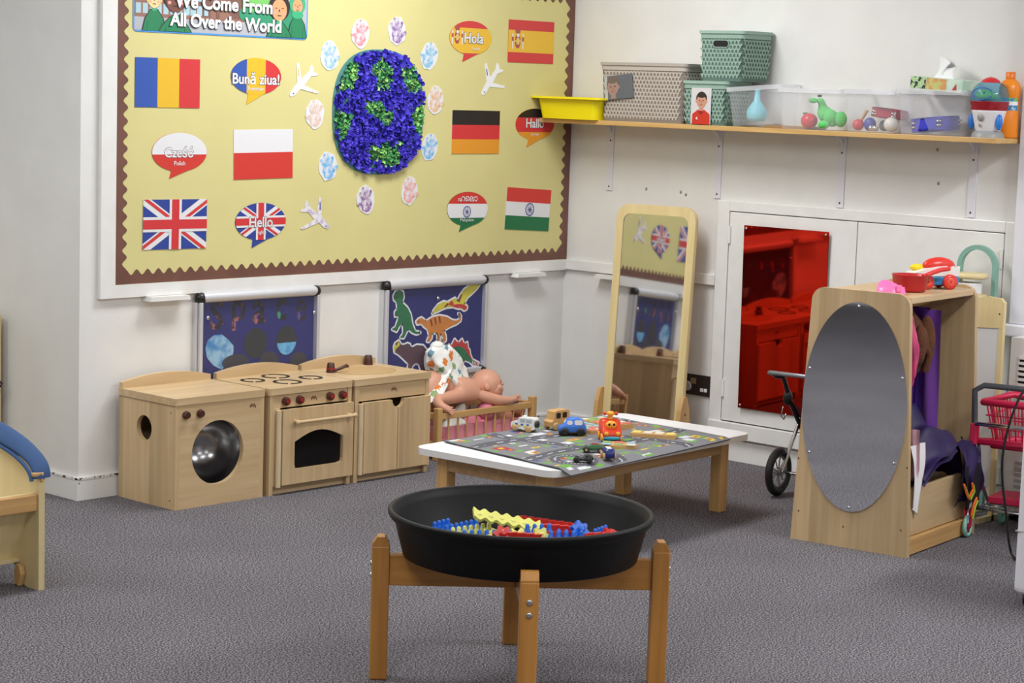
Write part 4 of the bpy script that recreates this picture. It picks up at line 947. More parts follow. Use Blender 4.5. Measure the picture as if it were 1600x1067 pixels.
obj('body', puffy(G(), [(-.042, .012), (.044, .012), (.05, .024), (.046, .038), (.028, .046), (.016, .074), (.004, .082), (-.02, .082), (-.034, .07), (-.044, .036)], .036), RO, t)
obj('bumper', G().ell((.04, 0, .016), (.012, .036, .010), 0, 18, 10), TQ, t)
face = obj('face_windscreen', G().ell((.019, 0, .060), (.012, .022, .017), 0, 16, 10, None), OY, t)
obj('eyes', G().ell((.030, -.009, .064), (.003, .0045, .005), 0, 10, 8).ell((.030, .009, .064), (.003, .0045, .005), 0, 10, 8), DARK, face); obj('mouth', G().ell((.032, 0, .056), (.002, .003, .0025), 0, 8, 6), LIP, face)
for s in (-1, 1):
    obj('headlight', G().ell((.046, s*.022, .032), (.006, .009, .008), 0, 12, 8), OY, t)
wheels(t, [(-.026, -.035), (.030, -.035), (-.026, .035), (.030, .035)], .0155, .010, OY)
cr = obj('top_button', G().lathe([(.010, .08), (.008, .092), (.016, .097), (.016, .104), (.010, .109)], 14, 0), OY, t)
obj('top_button_knob', G().ell((0, .022, .101), .007, 0, 10, 8).ell((0, -.022, .101), .007, 0, 10, 8), RO, cr)
t = thing('toy_racer', 'small green wooden racing car beside the small puzzle', 'toy car', (-1.600, -1.575, MT), 128)
obj('body', puffy(G(), [(-.036, .008), (.038, .008), (.04, .014), (.024, .02), (.008, .027), (-.012, .028), (-.034, .024), (-.038, .014)], .014), mat('toy_green', (42, 96, 50), .35), t)
obj('cockpit', G().ell((-.002, 0, .027), (.012, .009, .006), 0, 12, 8), mat('toy_dark_red', (140, 40, 40), .4), t); wheels(t, [(-.024, -.017), (.024, -.017), (-.024, .017), (.024, .017)], .0105, .007, TYRE, WW)
t = thing('toy_racer', 'small navy toy car with a white roof stripe and wooden wheels', 'toy car', (-1.655, -1.685, MT), 52)
obj('body', puffy(G(), [(-.034, .008), (.034, .008), (.037, .018), (.032, .032), (.02, .037), (-.024, .037), (-.034, .03), (-.037, .016)], .0155), mat('toy_navy', (28, 40, 110), .3), t)
obj('roof_stripe', G().box((-.02, -.008, .0365), (.018, .008, .0385), .0008), PAPER, t); wheels(t, [(-.02, -.018), (.02, -.018), (-.02, .018), (.02, .018)], .0115, .007, WW)
t = thing('toy_racer', 'tiny black toy car at the front of the road mat', 'toy car', (-1.768, -1.676, MT-.001), 128)
obj('body', puffy(G(), [(-.030, .007), (.034, .007), (.034, .011), (.006, .014), (-.002, .026), (-.016, .028), (-.028, .024), (-.033, .014)], .0125), BLACKP, t); wheels(t, [(-.02, -.014), (.022, -.014), (-.02, .014), (.022, .014)], .0095, .006, TYRE)
# wooden puzzles
def puzzle(label, loc, rz, a, b, h, seed, cols, wavy=False, thick=.014):
    t = thing('wooden_puzzle', label, 'puzzle', loc, rz); rnd = random.Random(seed)
    ol = rrect(-a, -b, a, b, .008, 3) if not wavy else [((a+.006*math.sin(5*q))*math.cos(q), (b+.006*math.sin(5*q+1))*math.sin(q)) for q in [2*math.pi*i/40 for i in range(40)]]
    obj('tray', G().prism(ol, 0, h, 0, I4), BEECH, t)
    nx = max(2, int(a*2/.034)); ny = max(1, int(b*2/.034))
    for i in range(nx):
        for j in range(ny):
            x = -a+(i+.5)*2*a/nx; y = -b+(j+.5)*2*b/ny
            if wavy and (x/a)**2+(y/b)**2 > .8: continue
            obj('puzzle_piece', G().prism(rrect(x-.36*2*a/nx, y-.36*2*b/ny, x+.36*2*a/nx, y+.36*2*b/ny, .004, 2), h, h+.0022, 0, I4), cols[rnd.randrange(len(cols))], t)
    return t
PC = [mat('puzzle_'+n, c, .5) for n, c in dict(rose=(220, 120, 110), sky=(150, 190, 205), cream=(220, 214, 196), leaf=(140, 176, 110), sun=(226, 206, 110)).items()]
puzzle('wooden picture puzzle under the other one, behind the blue car', (-1.270, -1.262, MT), 78, .085, .055, .013, 1, PC[:3]); puzzle('wooden picture puzzle resting on top of another near the back edge', (-1.150, -1.245, MT+.0), 82, .088, .058, .018, 2, PC[:4])
puzzle('long wooden puzzle board with a pale yellow picture', (-1.190, -1.500, MT), 120, .080, .030, .014, 3, [PC[4], PC[4], PC[2]]); puzzle('small wavy-edged wooden puzzle beneath the red toy car', (-1.452, -1.560, MT), 128, .062, .040, .012, 4, PC, True)

# ------------------------------------------------------------------ round tray on its stand
TX, TY = -3.013, -2.548
SIDE_ = Matrix(((1, 0, 0, 0), (0, 0, 1, 0), (0, 1, 0, 0), (0, 0, 0, 1)))
t = thing('tray_stand', 'orange-stained wooden cross stand with four legs under the black tray', 'stand', (TX+.003, TY-.002, 0), 42.9+3)
for k in range(4):
    leg = obj('leg', G().box((.332, -.0225, 0), (.377, .0225, .345), .004).prism([(.333, .3445), (.376, .3445), (.376, .349), (.364, .368), (.345, .368), (.333, .349)], -.0215, .0215, 0, SIDE_), ORANGEW, t, (0, 0, 0), (0, 0, R(90*k)))
    for z in (.266, .297):
        bo = obj('bolt', G().lathe([(.0075, 0), (.0075, .003), (.004, .004)], 14, 0, T(.377, 0, z) @ RY(90)), STEEL, leg)
for k, z in ((0, .242), (1, .242)):
    obj('cross_beam', G().box((-.334, -.0125, z), (.334, .0125, .322), .003) if k == 0 else G().box((-.334, -.0125, z), (-.0126, .0125, .322), .003).box((.0126, -.0125, z), (.334, .0125, .322), .003), ORANGEWX, t, (0, 0, 0), (0, 0, R(90*k)))
TRAY = mat('black_tray_plastic', (12, 12, 14), .5, spec=.22, bump=.03, bscale=200)
prof = [(0, .3225), (.285, .3225), (.297, .327), (.318, .408), (.322, .416), (.329, .420), (.3345, .428), (.337, .436), (.334, .442), (.327, .4425), (.322, .436), (.316, .428), (.311, .42), (.291, .338), (.282, .331), (0, .331)]
tag(obj('play_tray', G().lathe(prof, 72, 0), TRAY, None, (TX, TY, 0)), 'large round black plastic play tray on the orange wooden stand', 'tray')
# loose plastic construction pieces in the tray, each its own thing
PCOL = dict(yellow=mat('piece_yellow', (226, 224, 120), .4, var=.05, vscale=40), blue=mat('piece_blue', (30, 104, 214), .35), red=mat('piece_red', (206, 44, 38), .35))
def wave_strip(n, pitch, h, th):
    k = 8; m = n*k; g = G(); vs = []
    for i in range(m+1):
        x = (i/k-n/2)*pitch; a = .006*math.cos(2*math.pi*i/k)
        vs += [(x, -th/2, -h/2+a), (x, th/2, -h/2+a), (x, -th/2, h/2+a), (x, th/2, h/2+a)]
    fs = []
    for i in range(m):
        a, b = 4*i, 4*i+4; fs += [(a, b, b+2, a+2), (a+1, a+3, b+3, b+1), (a+2, b+2, b+3, a+3), (a, a+1, b+1, b)]
    fs += [(0, 2, 3, 1), (4*m, 4*m+1, 4*m+3, 4*m+2)]; g.add(vs, fs)
    for i in range(n):
        for s in (-1, 1): g.ell(((i-n/2+.5)*pitch, s*th*.5, -.002), (.006, .0025, .006), 0, 10, 6)
    return g
def peg_strip(n, pitch=.019):
    g = G().box((-n*pitch/2, -.008, -.008), (n*pitch/2, .008, .004), .002)
    for i in range(n):
        x = (i-n/2+.5)*pitch; g.lathe([(.0085, .003), (.008, .010), (.0052, .015), (.006, .019), (.0035, .024), (0, .025)], 10, 0, T(x, 0, 0))
    return g
def stair_strip(n, pitch=.022):
    g = G()
    for i in range(n):
        x = (i-n/2)*pitch; g.prism([(x, -.011), (x+pitch, -.011), (x+pitch, .004), (x+pitch*1.25, .014), (x+pitch*.1, .011), (x, .002)], -.008, .008)
    return g
def gear_piece():
    g = G(); pts = []
    for i in range(24): r_ = .026 if (i // 2) % 2 == 0 else .019; a = 2*math.pi*i/24; pts.append((r_*math.cos(a), r_*math.sin(a)))
    g.prism(pts, -.006, .006, 0, I4); g.lathe([(.010, .006), (.009, .014), (.005, .016)], 12, 0)
    return g
KIND = {'wave': wave_strip(6, .030, .036, .009), 'wave_short': wave_strip(3, .026, .030, .008), 'peg': peg_strip(7), 'peg_short': peg_strip(4), 'stair': stair_strip(8), 'stair_short': stair_strip(4), 'gear': gear_piece()}
KM = {}
f2 = Vector((.733, .680)); r2 = Vector((.680, -.733))
def piece(kind, col, u, v, z, yaw, pitch=0, roll=0, label=None):
    """u to the right, v away across the tray, from its centre"""
    if (kind, col) not in KM: KM[kind, col] = KIND[kind].mesh('plastic_piece', PCOL[col])
    p = Vector((TX, TY))+r2*u+f2*v; z += .010
    M = T(p.x, p.y, z) @ RZ(-47+yaw) @ RY(pitch) @ RX(roll)
    o = bpy.data.objects.new('plastic_piece', KM[kind, col]); C.objects.link(o); o.matrix_world = M
    return tag(o, label, 'construction piece', 'plastic construction pieces in the black tray')
piece('wave', 'yellow', -.035, .060, .390, 12, 12, -62, 'long wavy-edged yellow piece standing highest in the black tray')
piece('wave_short', 'yellow', -.052, .030, .362, 22, 0, -70, 'short wavy yellow piece leaning below the long yellow one')
piece('peg', 'blue', -.150, .100, .350, 50, 0, -8, 'long blue knobbly strip at the left of the black tray')
piece('peg', 'yellow', -.125, .045, .354, 38, 0, -8, 'yellow knobbly strip in front of the long blue one')
piece('peg', 'blue', -.085, .012, .350, 10, 0, -10, 'blue knobbly strip at the front left of the heap')
piece('stair', 'red', .065, .135, .368, -28, 0, -6, 'long red stepped strip behind the yellow wavy piece')
piece('stair_short', 'red', .095, .080, .366, -15, 0, 0, 'short red stepped strip to the right of the yellow wavy piece')
piece('peg_short', 'blue', .045, .030, .366, 14, 0, -6, 'short blue knobbly strip in the middle of the tray')
piece('gear', 'red', -.045, -.015, .368, 0, 15, 50, 'red toothed disc at the front of the heap, left of centre')
piece('gear', 'yellow', .05, -.015, .366, 20, 10, 66, 'yellow toothed disc at the front of the heap')
piece('wave_short', 'yellow', .018, .03, .362, 15, 0, -60, 'pale yellow wavy piece lying near the front centre')
piece('stair_short', 'red', .092, .020, .362, 5, 0, -10, 'red stepped strip at the front, right of centre')
piece('peg_short', 'blue', .125, .00, .360, -8, 0, 0, 'blue knobbly strip between red pieces at the right')
piece('gear', 'blue', .150, .015, .380, 10, 30, 50, 'blue toothed disc standing at the right')
piece('stair_short', 'red', .200, .020, .362, 18, 0, -5, 'red stepped strip near the right rim')
piece('gear', 'red', .232, .040, .364, 40, 20, 30, 'red toothed disc near the right rim')
piece('peg_short', 'blue', .205, .075, .354, 60, 0, 0, 'blue knobbly strip behind the red disc at the right rim')
piece('wave_short', 'yellow', .178, -.015, .358, 4, 0, -80, 'yellow wavy piece lying flat near the right rim')
piece('peg_short', 'blue', .105, -.03, .362, 0, 0, -10, 'blue knobbly strip at the very front right')
piece('peg_short', 'blue', -.205, .125, .348, 55, 0, 0, 'blue knobbly strip nearest the left rim')
piece('stair_short', 'red', .008, -.02, .364, -12, 0, 0, 'red stepped strip at the front centre')
piece('peg_short', 'blue', -.04, .015, .352, 80, 0, 0, 'blue knobbly strip lying under the red toothed disc')
# ------------------------------------------------------------------ leaning mirror
t = thing('standing_mirror', 'tall child mirror in a rounded pale wood frame by the right wall', 'mirror', (-.19, -.65, .0)); t.rotation_euler = (0, 0, R(8.7))
TILT = RY(3.7)          # leans back towards the wall; local x = away from the room, local y = along the frame
MF = Matrix(((0, 0, -1, 0), (1, 0, 0, 0), (0, 1, 0, 0), (0, 0, 0, 1)))    # (u,v,w) -> y=u, z=v, x=-w
mw, mh, mb = .189, 1.035, .035
FR = TILT @ T(0, .025, 0) @ MF
ol = rrect(-mw, mb, mw, mh, .062, 8)
hole = rrect(-mw+.034, mb+.04, mw-.034, mh-.04, .035, 8)
def resample(poly, n, c):
    out = []
    for i in range(n):
        a = 2*math.pi*i/n; dx, dy = math.cos(a), math.sin(a); best = 9
        for k in range(len(poly)):
            (x0, y0), (x1, y1) = poly[k-1], poly[k]; ex, ey = x1-x0, y1-y0; den = dx*ey-dy*ex
            if abs(den) < 1e-12: continue
            tt = ((x0-c[0])*ey-(y0-c[1])*ex)/den; uu = ((x0-c[0])*dy-(y0-c[1])*dx)/den
            if tt > 0 and -1e-6 <= uu <= 1+1e-6: best = min(best, tt)
        out.append((c[0]+dx*best, c[1]+dy*best))
    return out
g = G(); n = len(ol)
vs = [(u, v, w_) for w_ in (-.012, .008) for ring in (ol, hole) for u, v in ring]
g.add(vs, [f for i in range(n) for j in ((i+1) % n,) for f in ((i, n+i, n+j, j), (2*n+i, 2*n+j, 3*n+j, 3*n+i), (i, j, 2*n+j, 2*n+i), (n+i, 3*n+i, 3*n+j, n+j))], 0, False, FR)
FRAMEW = wood('mirror_frame_wood', (228, 208, 156), (214, 192, 138), 'z', scale=6)
obj('frame', g, FRAMEW, t)
obj('glass', G().prism(hole, -.004, .004, 0, FR), mat('mirror_hazy', (206, 206, 206), .035, 1), t); obj('backing', G().prism(ol, -.016, -.0125, 0, FR), BEECHZ, t)
FOOT = [(-.145, 0), (-.085, 0), (-.05, .02), (.05, .02), (.085, 0), (.145, 0), (.145, .018), (.060, .055), (.034, .21), (.012, .262), (-.012, .262), (-.034, .21), (-.060, .055), (-.145, .018)]
SIDE = Matrix(((1, 0, 0, 0), (0, 0, 1, 0), (0, 1, 0, 0), (0, 0, 0, 1)))
for s in (-1, 1):
    y = .025+s*(mw+.010)
    f_ = obj('foot', G().prism([(u, v) for u, v in FOOT], y-.009, y+.009, 0, SIDE), BEECHZ, t)
    obj('screw', G().cyl((.0, y+s*.009, .19), (.0, y+s*.0105, .19), .005, n=8), BROWNK, f_)

# ------------------------------------------------------------------ socket plate
t = thing('wall_socket', 'dark double wall socket with a round grey plug beside the mirror', 'socket', (0, -.768, .293))
obj('plate', G().box((-.009, -.074, -.043), (0, .074, .043), .002), mat('socket_plate', (74, 68, 66), .35, .7), t)
obj('plug_cover', G().lathe([(.021, 0), (.020, .004), (.018, .006)], 24, 0, T(-.009, .050, -.008) @ RY(-90)), mat('plug_cover_grey', (176, 170, 168), .5), t)
for y, z, a, m in ((.018, .016, .014, STEEL), (-.026, -.018, .008, PAPER), (-.046, -.018, .008, PAPER)): obj('switch', G().box((-.012, y-a, z-a*.9), (-.009, y+a, z+a*.9), .001), m, t)

# ------------------------------------------------------------------ red acrylic panel on the cupboard door
def warped(name, col, rough, sc, st):
    m, nt, p = _base(name); N, L = nt.nodes, nt.links
    p.inputs['Base Color'].default_value = (*lin(col), 1); p.inputs['Metallic'].default_value = 1; p.inputs['Roughness'].default_value = rough
    tc = N.new('ShaderNodeTexCoord'); n = N.new('ShaderNodeTexNoise'); n.inputs['Scale'].default_value = sc; n.inputs['Detail'].default_value = 1
    L.new(tc.outputs['Object'], n.inputs['Vector']); b = N.new('ShaderNodeBump'); b.inputs['Strength'].default_value = st; b.inputs['Distance'].default_value = .02
    L.new(n.outputs['Fac'], b.inputs['Height']); L.new(b.outputs[0], p.inputs['Normal'])
    return m
t = thing('red_mirror_panel', 'red acrylic mirror panel screwed to the left cupboard door', 'mirror', (-.0225, -1.203, .604))
bow = lambda u, v: (-.0005-.012*v-.014*(1-u), .2-.4*u, -.372+.744*v)       # a thin sheet that bows between its screws
obj('acrylic_sheet', G().grid(bow, 24, 24).grid(lambda u, v: (bow(u, v)[0]+.0025, .2-.4*u, -.372+.744*v), 24, 24), warped('red_acrylic', (190, 42, 28), .03, 2.0, .02), t)
for y in (-.188, .188):
    for z in (-.36, .36): obj('screw', G().ell((-.003-.006*(1+z/.36)-.007*(1+y/.19), y, z), (.003, .005, .005), 0, 10, 6), STEEL, t)

# ------------------------------------------------------------------ toy pram
t = thing('toy_pram', 'black and silver toy pram with spoked wheels behind the dress-up unit', 'toy pram', (-.40, -1.60, 0), 8)
RIM = mat('grey_rim', (140, 140, 144), .4, .4); PF = mat('pram_black_fabric', (28, 24, 28), .85); PM = mat('pram_maroon_fabric', (96, 22, 44), .8)
def spoked(name, c, r, ax):
    wv = obj(name, G().grid(lambda u, v: (c[0]+(r-.016+.016*math.cos(2*math.pi*v))*math.cos(2*math.pi*u), c[1]+.015*math.sin(2*math.pi*v), c[2]+(r-.016+.016*math.cos(2*math.pi*v))*math.sin(2*math.pi*u)), 36, 10), TYRE, t)
    g = G().tube([(c[0]+(r-.032)*math.cos(2*math.pi*i/24), c[1], c[2]+(r-.032)*math.sin(2*math.pi*i/24)) for i in range(24)], .006, 8, 0, True)
    for k in range(9): a = 2*math.pi*k/9; g.tube([(c[0], c[1], c[2]), (c[0]+(r-.03)*math.cos(a), c[1], c[2]+(r-.03)*math.sin(a))], .0028, 6)
    g.cyl((c[0], c[1]-.014, c[2]), (c[0], c[1]+.014, c[2]), .014, n=12)
    obj('spokes', g, RIM, wv)
spoked('wheel', (-.045, .09, .092), .092, 0); spoked('wheel', (-.045, -.17, .092), .092, 0); spoked('wheel', (.25, -.04, .075), .075, 0)
ALUT = mat('grey_tube', (146, 148, 154), .35, .6)
obj('axle', G().tube([(-.045, .11, .092), (-.045, -.19, .092)], .006), CHROME, t)
for y in (.075, -.155):
    obj('frame_tube', G().tube([(-.045, y, .092), (.02, y*.95, .2), (.09, y*.9, .31)], .0075), CHROME, t)
    obj('frame_tube', G().tube([(.25, -.04+(y+.04)*.2, .08), (.10, y*.85, .22), (-.02, y*.9, .36), (-.075, y*.95, .455)], .009), BLACKP, t)
obj('joint', G().ell((-.035, .07, .375), (.022, .016, .030), 0, 12, 8), BLACKP, t); obj('joint', G().ell((-.078, .092, .462), (.02, .022, .014), 0, 12, 8), BLACKP, t)
obj('handle', G().tube([(-.075, .095, .458), (-.108, .115, .472), (-.118, .10, .474), (-.118, -.13, .474), (-.108, -.15, .472), (-.075, -.14, .458)], .0085, 10), ALUT, t)
obj('buckle_wire', G().tube([(-.04, .085, .34), (-.055, .085, .305), (-.03, .085, .29), (-.015, .085, .31)], .0025, 6), STEEL, t)
def seat(u, v):
    k = v; return (-.02+.20*k, .065-.21*u, .36-.20*k+.05*k*k-.04*math.sin(math.pi*u))
obj('seat_fabric', G().grid(seat, 12, 12), PM, t); obj('canopy', G().ell((.11, -.04, .33), (.10, .10, .07), 0, 18, 10), PF, t)

# ------------------------------------------------------------------ dress-up unit
DX, DY0 = -1.02, -2.213
t = thing('dressing_up_unit', 'wooden dressing-up rack whose end panel holds an oval mirror', 'dressing-up rack', (DX, DY0, 0), 7.0)
def trap(r=.045):
    b, tp, h = .217, .179, .868; pts = [(-b, 0), (b, 0)]
    a1 = math.degrees(math.atan2(h, b-tp))
    pts += circ(tp-r*1.0, h-r, r, r, 8, 4, 90)+circ(-tp+r*1.0, h-r, r, r, 8, 90, 176)
    return pts
tp = trap()
obj('end_panel', G().prism([(u-.0, v) for u, v in tp], 0, .02, 0, WALLX @ T(0, 0, -.02)), MSY, t)
far = obj('end_panel', G().prism(tp, 0, .02, 0, WALLX @ T(0, 0, -.54)), MSY, t)
bxo('top_board', (.02, -.172, .835), (.52, .165, .858), MX, t, .003)
obj('hanging_rail', G().cyl((.02, 0, .80), (.52, 0, .80), .012), BEECH, t)
bxo('back_panel', (.02, .13, .06), (.52, .142, .835), MS, t)
bxo('box_front', (.02, -.196, .062), (.52, -.180, .222), MX, t, .002); bxo('box_base', (.02, -.18, .05), (.52, .13, .062), MX, t); bxo('base_rail', (.02, -.212, .004), (.52, -.168, .060), BEECH, t, .002)
mr_ = obj('oval_mirror', G().prism(circ(0, .478, .189, .352, 72), .0055, .0085, 0, WALLX @ RY(1.7)), warped('oval_acrylic_mirror', (240, 241, 245), .03, 4, .02), t)
# a slight belly in the acrylic near its top, as thin mirror sheets have
for a in (90, 20, 160, 330, 210, 270):
    obj('screw', G().ell((-.009-.0053*math.cos(R(a)), .178*math.cos(R(a)), .478+.338*math.sin(R(a))), (.003, .005, .005), 0, 10, 6), STEEL, mr_)
for u, v in ((-.19, .09), (.02, .07), (.19, .10), (-.20, .3), (.2, .28)): obj('screw_hole', G().cyl((-.0008, u, v), (.001, u, v), .003, n=8), BROWNK, t)
# costumes on the rail (x measured from the unit's end panel)
def drape(name, label, cat, col, x0, y0, wd, z1, z0, fold, amp, m=None, dx=0.05, group='costumes on the dressing-up rack'):
    mt = m or mat('cloth_'+name, col, .7)
    def fn(u, v):
        yy = y0+wd*(u-.5)*(1-.25*v); return (x0+dx*v+amp*math.sin(fold*math.pi*u+2*v)*(.4+.6*v), yy, z1+(z0-z1)*v+.01*math.sin(9*u)*v)
    g = G().grid(fn, 30, 14); g.grid(lambda u, v: (fn(u, v)[0]+.006, fn(u, v)[1], fn(u, v)[2]), 30, 14)
    o = obj(name, g, mt, None, (DX, DY0, 0), (0, 0, R(7.0))); return tag(o, label, cat, group)
SATIN = mat('pink_satin', (190, 60, 110), .25, var=.3, vscale=16)
def roll(pts, rr, n=20, wob=.1, seed=1):
    g = G(); ps = [Vector(p) for p in pts]
    def fn(u, v):
        k = min(len(ps)-1.001, v*(len(ps)-1)); i = int(k); c = ps[i].lerp(ps[i+1], k-i); r_ = rr[i]*(1-(k-i))+rr[i+1]*(k-i); a = 2*math.pi*u
        r_ *= 1+wob*math.sin(3*a+5*v*2+seed)+wob*.6*math.sin(7*a-8*v+seed)
        return (c.x+r_*math.cos(a), c.y+r_*math.sin(a)*1.0, c.z)
    return g.grid(fn, n*2, 24)
tag(obj('satin_costume', roll([(.05, -.158, .795), (.055, -.165, .70), (.055, -.165, .60), (.05, -.16, .545)], [.010, .022, .022, .010], wob=.16), SATIN, None, (DX, DY0, 0), (0, 0, R(7.0))), 'shiny pink satin costume hanging just behind the oval mirror panel', 'costume', 'costumes on the dressing-up rack')
FUR = mat('brown_fur_fabric', (86, 46, 20), .9, var=.25, vscale=25, bump=.5, bscale=160)
g = roll([(.15, -.09, .80), (.15, -.10, .74), (.14, -.11, .68), (.13, -.11, .60), (.12, -.10, .56)], [.03, .065, .07, .05, .01], wob=.07, seed=2)
g.ell((.20, -.15, .70), (.035, .03, .085), 0, 16, 12); g.ell((.13, -.16, .69), (.03, .022, .07), 0, 16, 12); g.tube([(.15, -.14, .72), (.17, -.18, .66), (.16, -.17, .6)], .014, 8)
tag(obj('fur_costume', g, FUR, None, (DX, DY0, 0), (0, 0, R(7.0))), 'brown furry animal costume hanging in the dressing-up rack', 'costume', 'costumes on the dressing-up rack')
drape('purple_scarf', 'sheer purple chiffon scarf hanging from the rack', 'costume', None, .25, -.075, .20, .80, .38, 5, .016, clear('purple_chiffon', (132, 70, 186), .5, .7, .6), dx=.06)
drape('purple_costume', 'dark purple costume strip hanging behind the brown fur', 'costume', (72, 30, 140), .30, -.06, .10, .80, .40, 4, .012, dx=.0)
drape('yellow_costume', 'yellow costume hanging low under the pink satin one', 'costume', (226, 186, 20), .06, -.12, .10, .60, .40, 4, .014, dx=.01)
PUR = mat('purple_cape', (36, 18, 74), .6, var=.2, vscale=12, bump=.15, bscale=18)
def heap(u, v):
    # cape thrown over the box, sliding down its front to the right
    x = .06+.42*u+.04*v; base = .40-.14*max(0, u-.45)-.03*math.cos(6*u); y = .08-.30*v-.02*math.sin(5*u)
    z = base+.06*math.sin(math.pi*u)-.17*max(0, v-.45)**1.2*1.6+.016*math.sin(13*u+6*v)+.014*math.sin(21*v-7*u)
    return (x, y, z-.05*(1-v))
g = G().grid(heap, 40, 30).grid(lambda u, v: tuple(Vector(heap(u, v))-Vector((0, 0, .02))), 40, 30)
def tail(u, v): # part hanging over the front of the box
    return (.35+.16*u+.02*math.sin(9*v)+.03*v*v, -.212-.03*math.sin(math.pi*v)-.012*math.sin(11*u+4*v), .34-.23*v+.015*math.sin(7*u)+.02*u)
g.grid(tail, 24, 22)
g.tube([(.10, .0, .36), (.20, -.03, .30), (.32, -.06, .28), (.44, -.08, .26)], [.04, .08, .08, .05], 14)
cape = thing('purple_cape', 'dark purple cape heaped over the storage box, its neon-edged hem spilling over the front', 'costume', (DX, DY0, 0), 7.0, 'costumes on the dressing-up rack')
obj('cloth', g, PUR, cape)
obj('black_lining', G().grid(lambda u, v: (.37+.13*u+.05*v, -.232-.012*math.sin(8*u+3*v), .26-.16*v), 16, 12), mat('black_net', (20, 18, 24), .8), cape)
NEO = [mat('neon_orange', (240, 106, 20), .5), mat('neon_green', (160, 180, 40), .5)]
for k, pts in enumerate(([(.36, -.247, .20), (.385, -.249, .165), (.40, -.25, .15), (.43, -.25, .175), (.42, -.25, .2)], [(.46, -.252, .14), (.44, -.252, .12), (.425, -.252, .08)])):
    g = G()
    for i in range(len(pts)-1):
        a, b = Vector(pts[i]), Vector(pts[i+1])
        for q in range(6): p = a.lerp(b, q/6); g.ell(p, (.006, .004, .006), 0, 8, 6)
    obj('neon_trim', g, NEO[0], cape)
    obj('neon_trim', G().tube([(x+.008, y-.002, z-.008) for x, y, z in pts], .004, 6), NEO[1], cape)
wc = G().grid(lambda u, v: (.022+.105*u*(1-.7*v)+.03*v, -.205-.006*math.sin(7*u+3*v)+.03*max(0, .25-v), .37-.21*v-.03*u*v), 14, 14); tag(obj('white_cloth', wc, mat('cloth_white', (228, 224, 226), .8), None, (DX, DY0, 0), (0, 0, R(7.0))), 'white cloth hanging over the edge of the storage box', 'costume', 'costumes on the dressing-up rack')
drape('pink_cloth', 'pale pink cloth tucked behind the white one at the box edge', 'costume', (216, 170, 180), .055, -.185, .05, .42, .25, 3, .008, dx=.02)
o = obj('toy_drum', G().lathe([(.075, 0), (.078, .004), (.078, .045), (.075, .05)], 32, 0, RX(78) @ RZ(20)), [mat('drum_dark', (44, 40, 38), .5)], None, (DX+.13, DY0-.10, .235)); tag(o, 'dark round drum-like bowl standing in the storage box behind the white cloth', 'toy')
obj('rim', G().tube([(.078*math.cos(2*math.pi*i/32), .078*math.sin(2*math.pi*i/32), .002) for i in range(32)], .005, 8, 0, True, RX(78)), PAPER, o)
# toys lying on top of the unit
TOPZ = .858
t = thing('doll_potty', 'bright pink doll potty on the near end of the dressing-up rack', 'toy', (DX+.095, DY0-.055, TOPZ), -20); t.scale = (.86, .86, .86)
PK = mat('bright_pink_plastic', (246, 124, 186), .35)
g = G(); n = 36; ol = [(.056*math.cos(2*math.pi*i/n), .044*math.sin(2*math.pi*i/n)) for i in range(n)]
hi = [.026+.024*max(0, math.sin(2*math.pi*i/n))**2+.005*max(0, -math.sin(2*math.pi*i/n))**3 for i in range(n)]
vs = [(x*1.1, y*1.1, 0) for x, y in ol]+[(x, y, h) for (x, y), h in zip(ol, hi)]+[(x*.88, y*.88, h) for (x, y), h in zip(ol, hi)]+[(x*.8, y*.8, .008) for x, y in ol]
g.add(vs, [f for i in range(n) for j in ((i+1) % n,) for k in range(3) for f in ((k*n+i, k*n+j, (k+1)*n+j, (k+1)*n+i),)]+[list(range(3*n, 4*n))], 0, True); obj('bowl', g, PK, t)
obj('splash_guard', G().box((-.012, -.052, .012), (.012, -.044, .038), .003), PK, t)
t = thing('toy_saucepan', 'red toy saucepan with a long raised handle beside the pink potty', 'toy saucepan', (DX+.225, DY0-.045, TOPZ), -8)
RP = mat('saucepan_red', (190, 34, 40), .35)
obj('pan', G().lathe([(.0, .002), (.050, .002), (.056, .01), (.061, .056), (.064, .058), (.058, .056), (.052, .008), (.0, .006)], 32, 0), RP, t)
obj('handle', G().tube([(.055, -.01, .048), (.09, -.018, .062), (.13, -.025, .072), (.165, -.03, .074)], [.009, .008, .008, .007], 10), mat('saucepan_handle_red', (224, 52, 50), .35), t)
t = thing('toy_truck', 'blue and white toy truck with red wheels and red dome on the rack', 'toy vehicle', (DX+.40, DY0-.025, TOPZ), -28)
obj('chassis', G().box((-.075, -.032, .014), (.085, .032, .045), .006), mat('truck_blue', (36, 130, 190), .35), t)
g = G().prism([(-.095, .045), (.085, .045), (.087, .078), (.075, .072), (.062, .080), (.048, .072), (.035, .08), (.0, .078), (-.04, .07), (-.085, .058)], -.03, .03); obj('upper_body', g, mat('truck_white', (236, 234, 228), .35), t)
obj('dome', G().ell((.02, 0, .078), (.062, .028, .030), 0, 22, 12), mat('truck_red', (222, 52, 40), .3), t); obj('yellow_roof', G().ell((-.055, .012, .072), (.03, .016, .012), 0, 14, 8), YELP, t)
for x, y in ((-.045, -.036), (.045, -.036), (-.045, .036), (.045, .036)):
    o = obj('wheel', G().lathe([(.012, -.010), (.024, -.010), (.026, -.004), (.026, .008), (.018, .010)], 20, 0, T(x, y, .026) @ RX(90 if y < 0 else -90)), mat('truck_wheel_red', (222, 58, 46), .35), t)
    obj('hub', G().lathe([(.016, .008), (.014, .012), (.004, .010)], 16, 0, T(x, y, .026) @ RX(90 if y < 0 else -90)), mat('truck_hub_red', (236, 90, 70), .35), o)

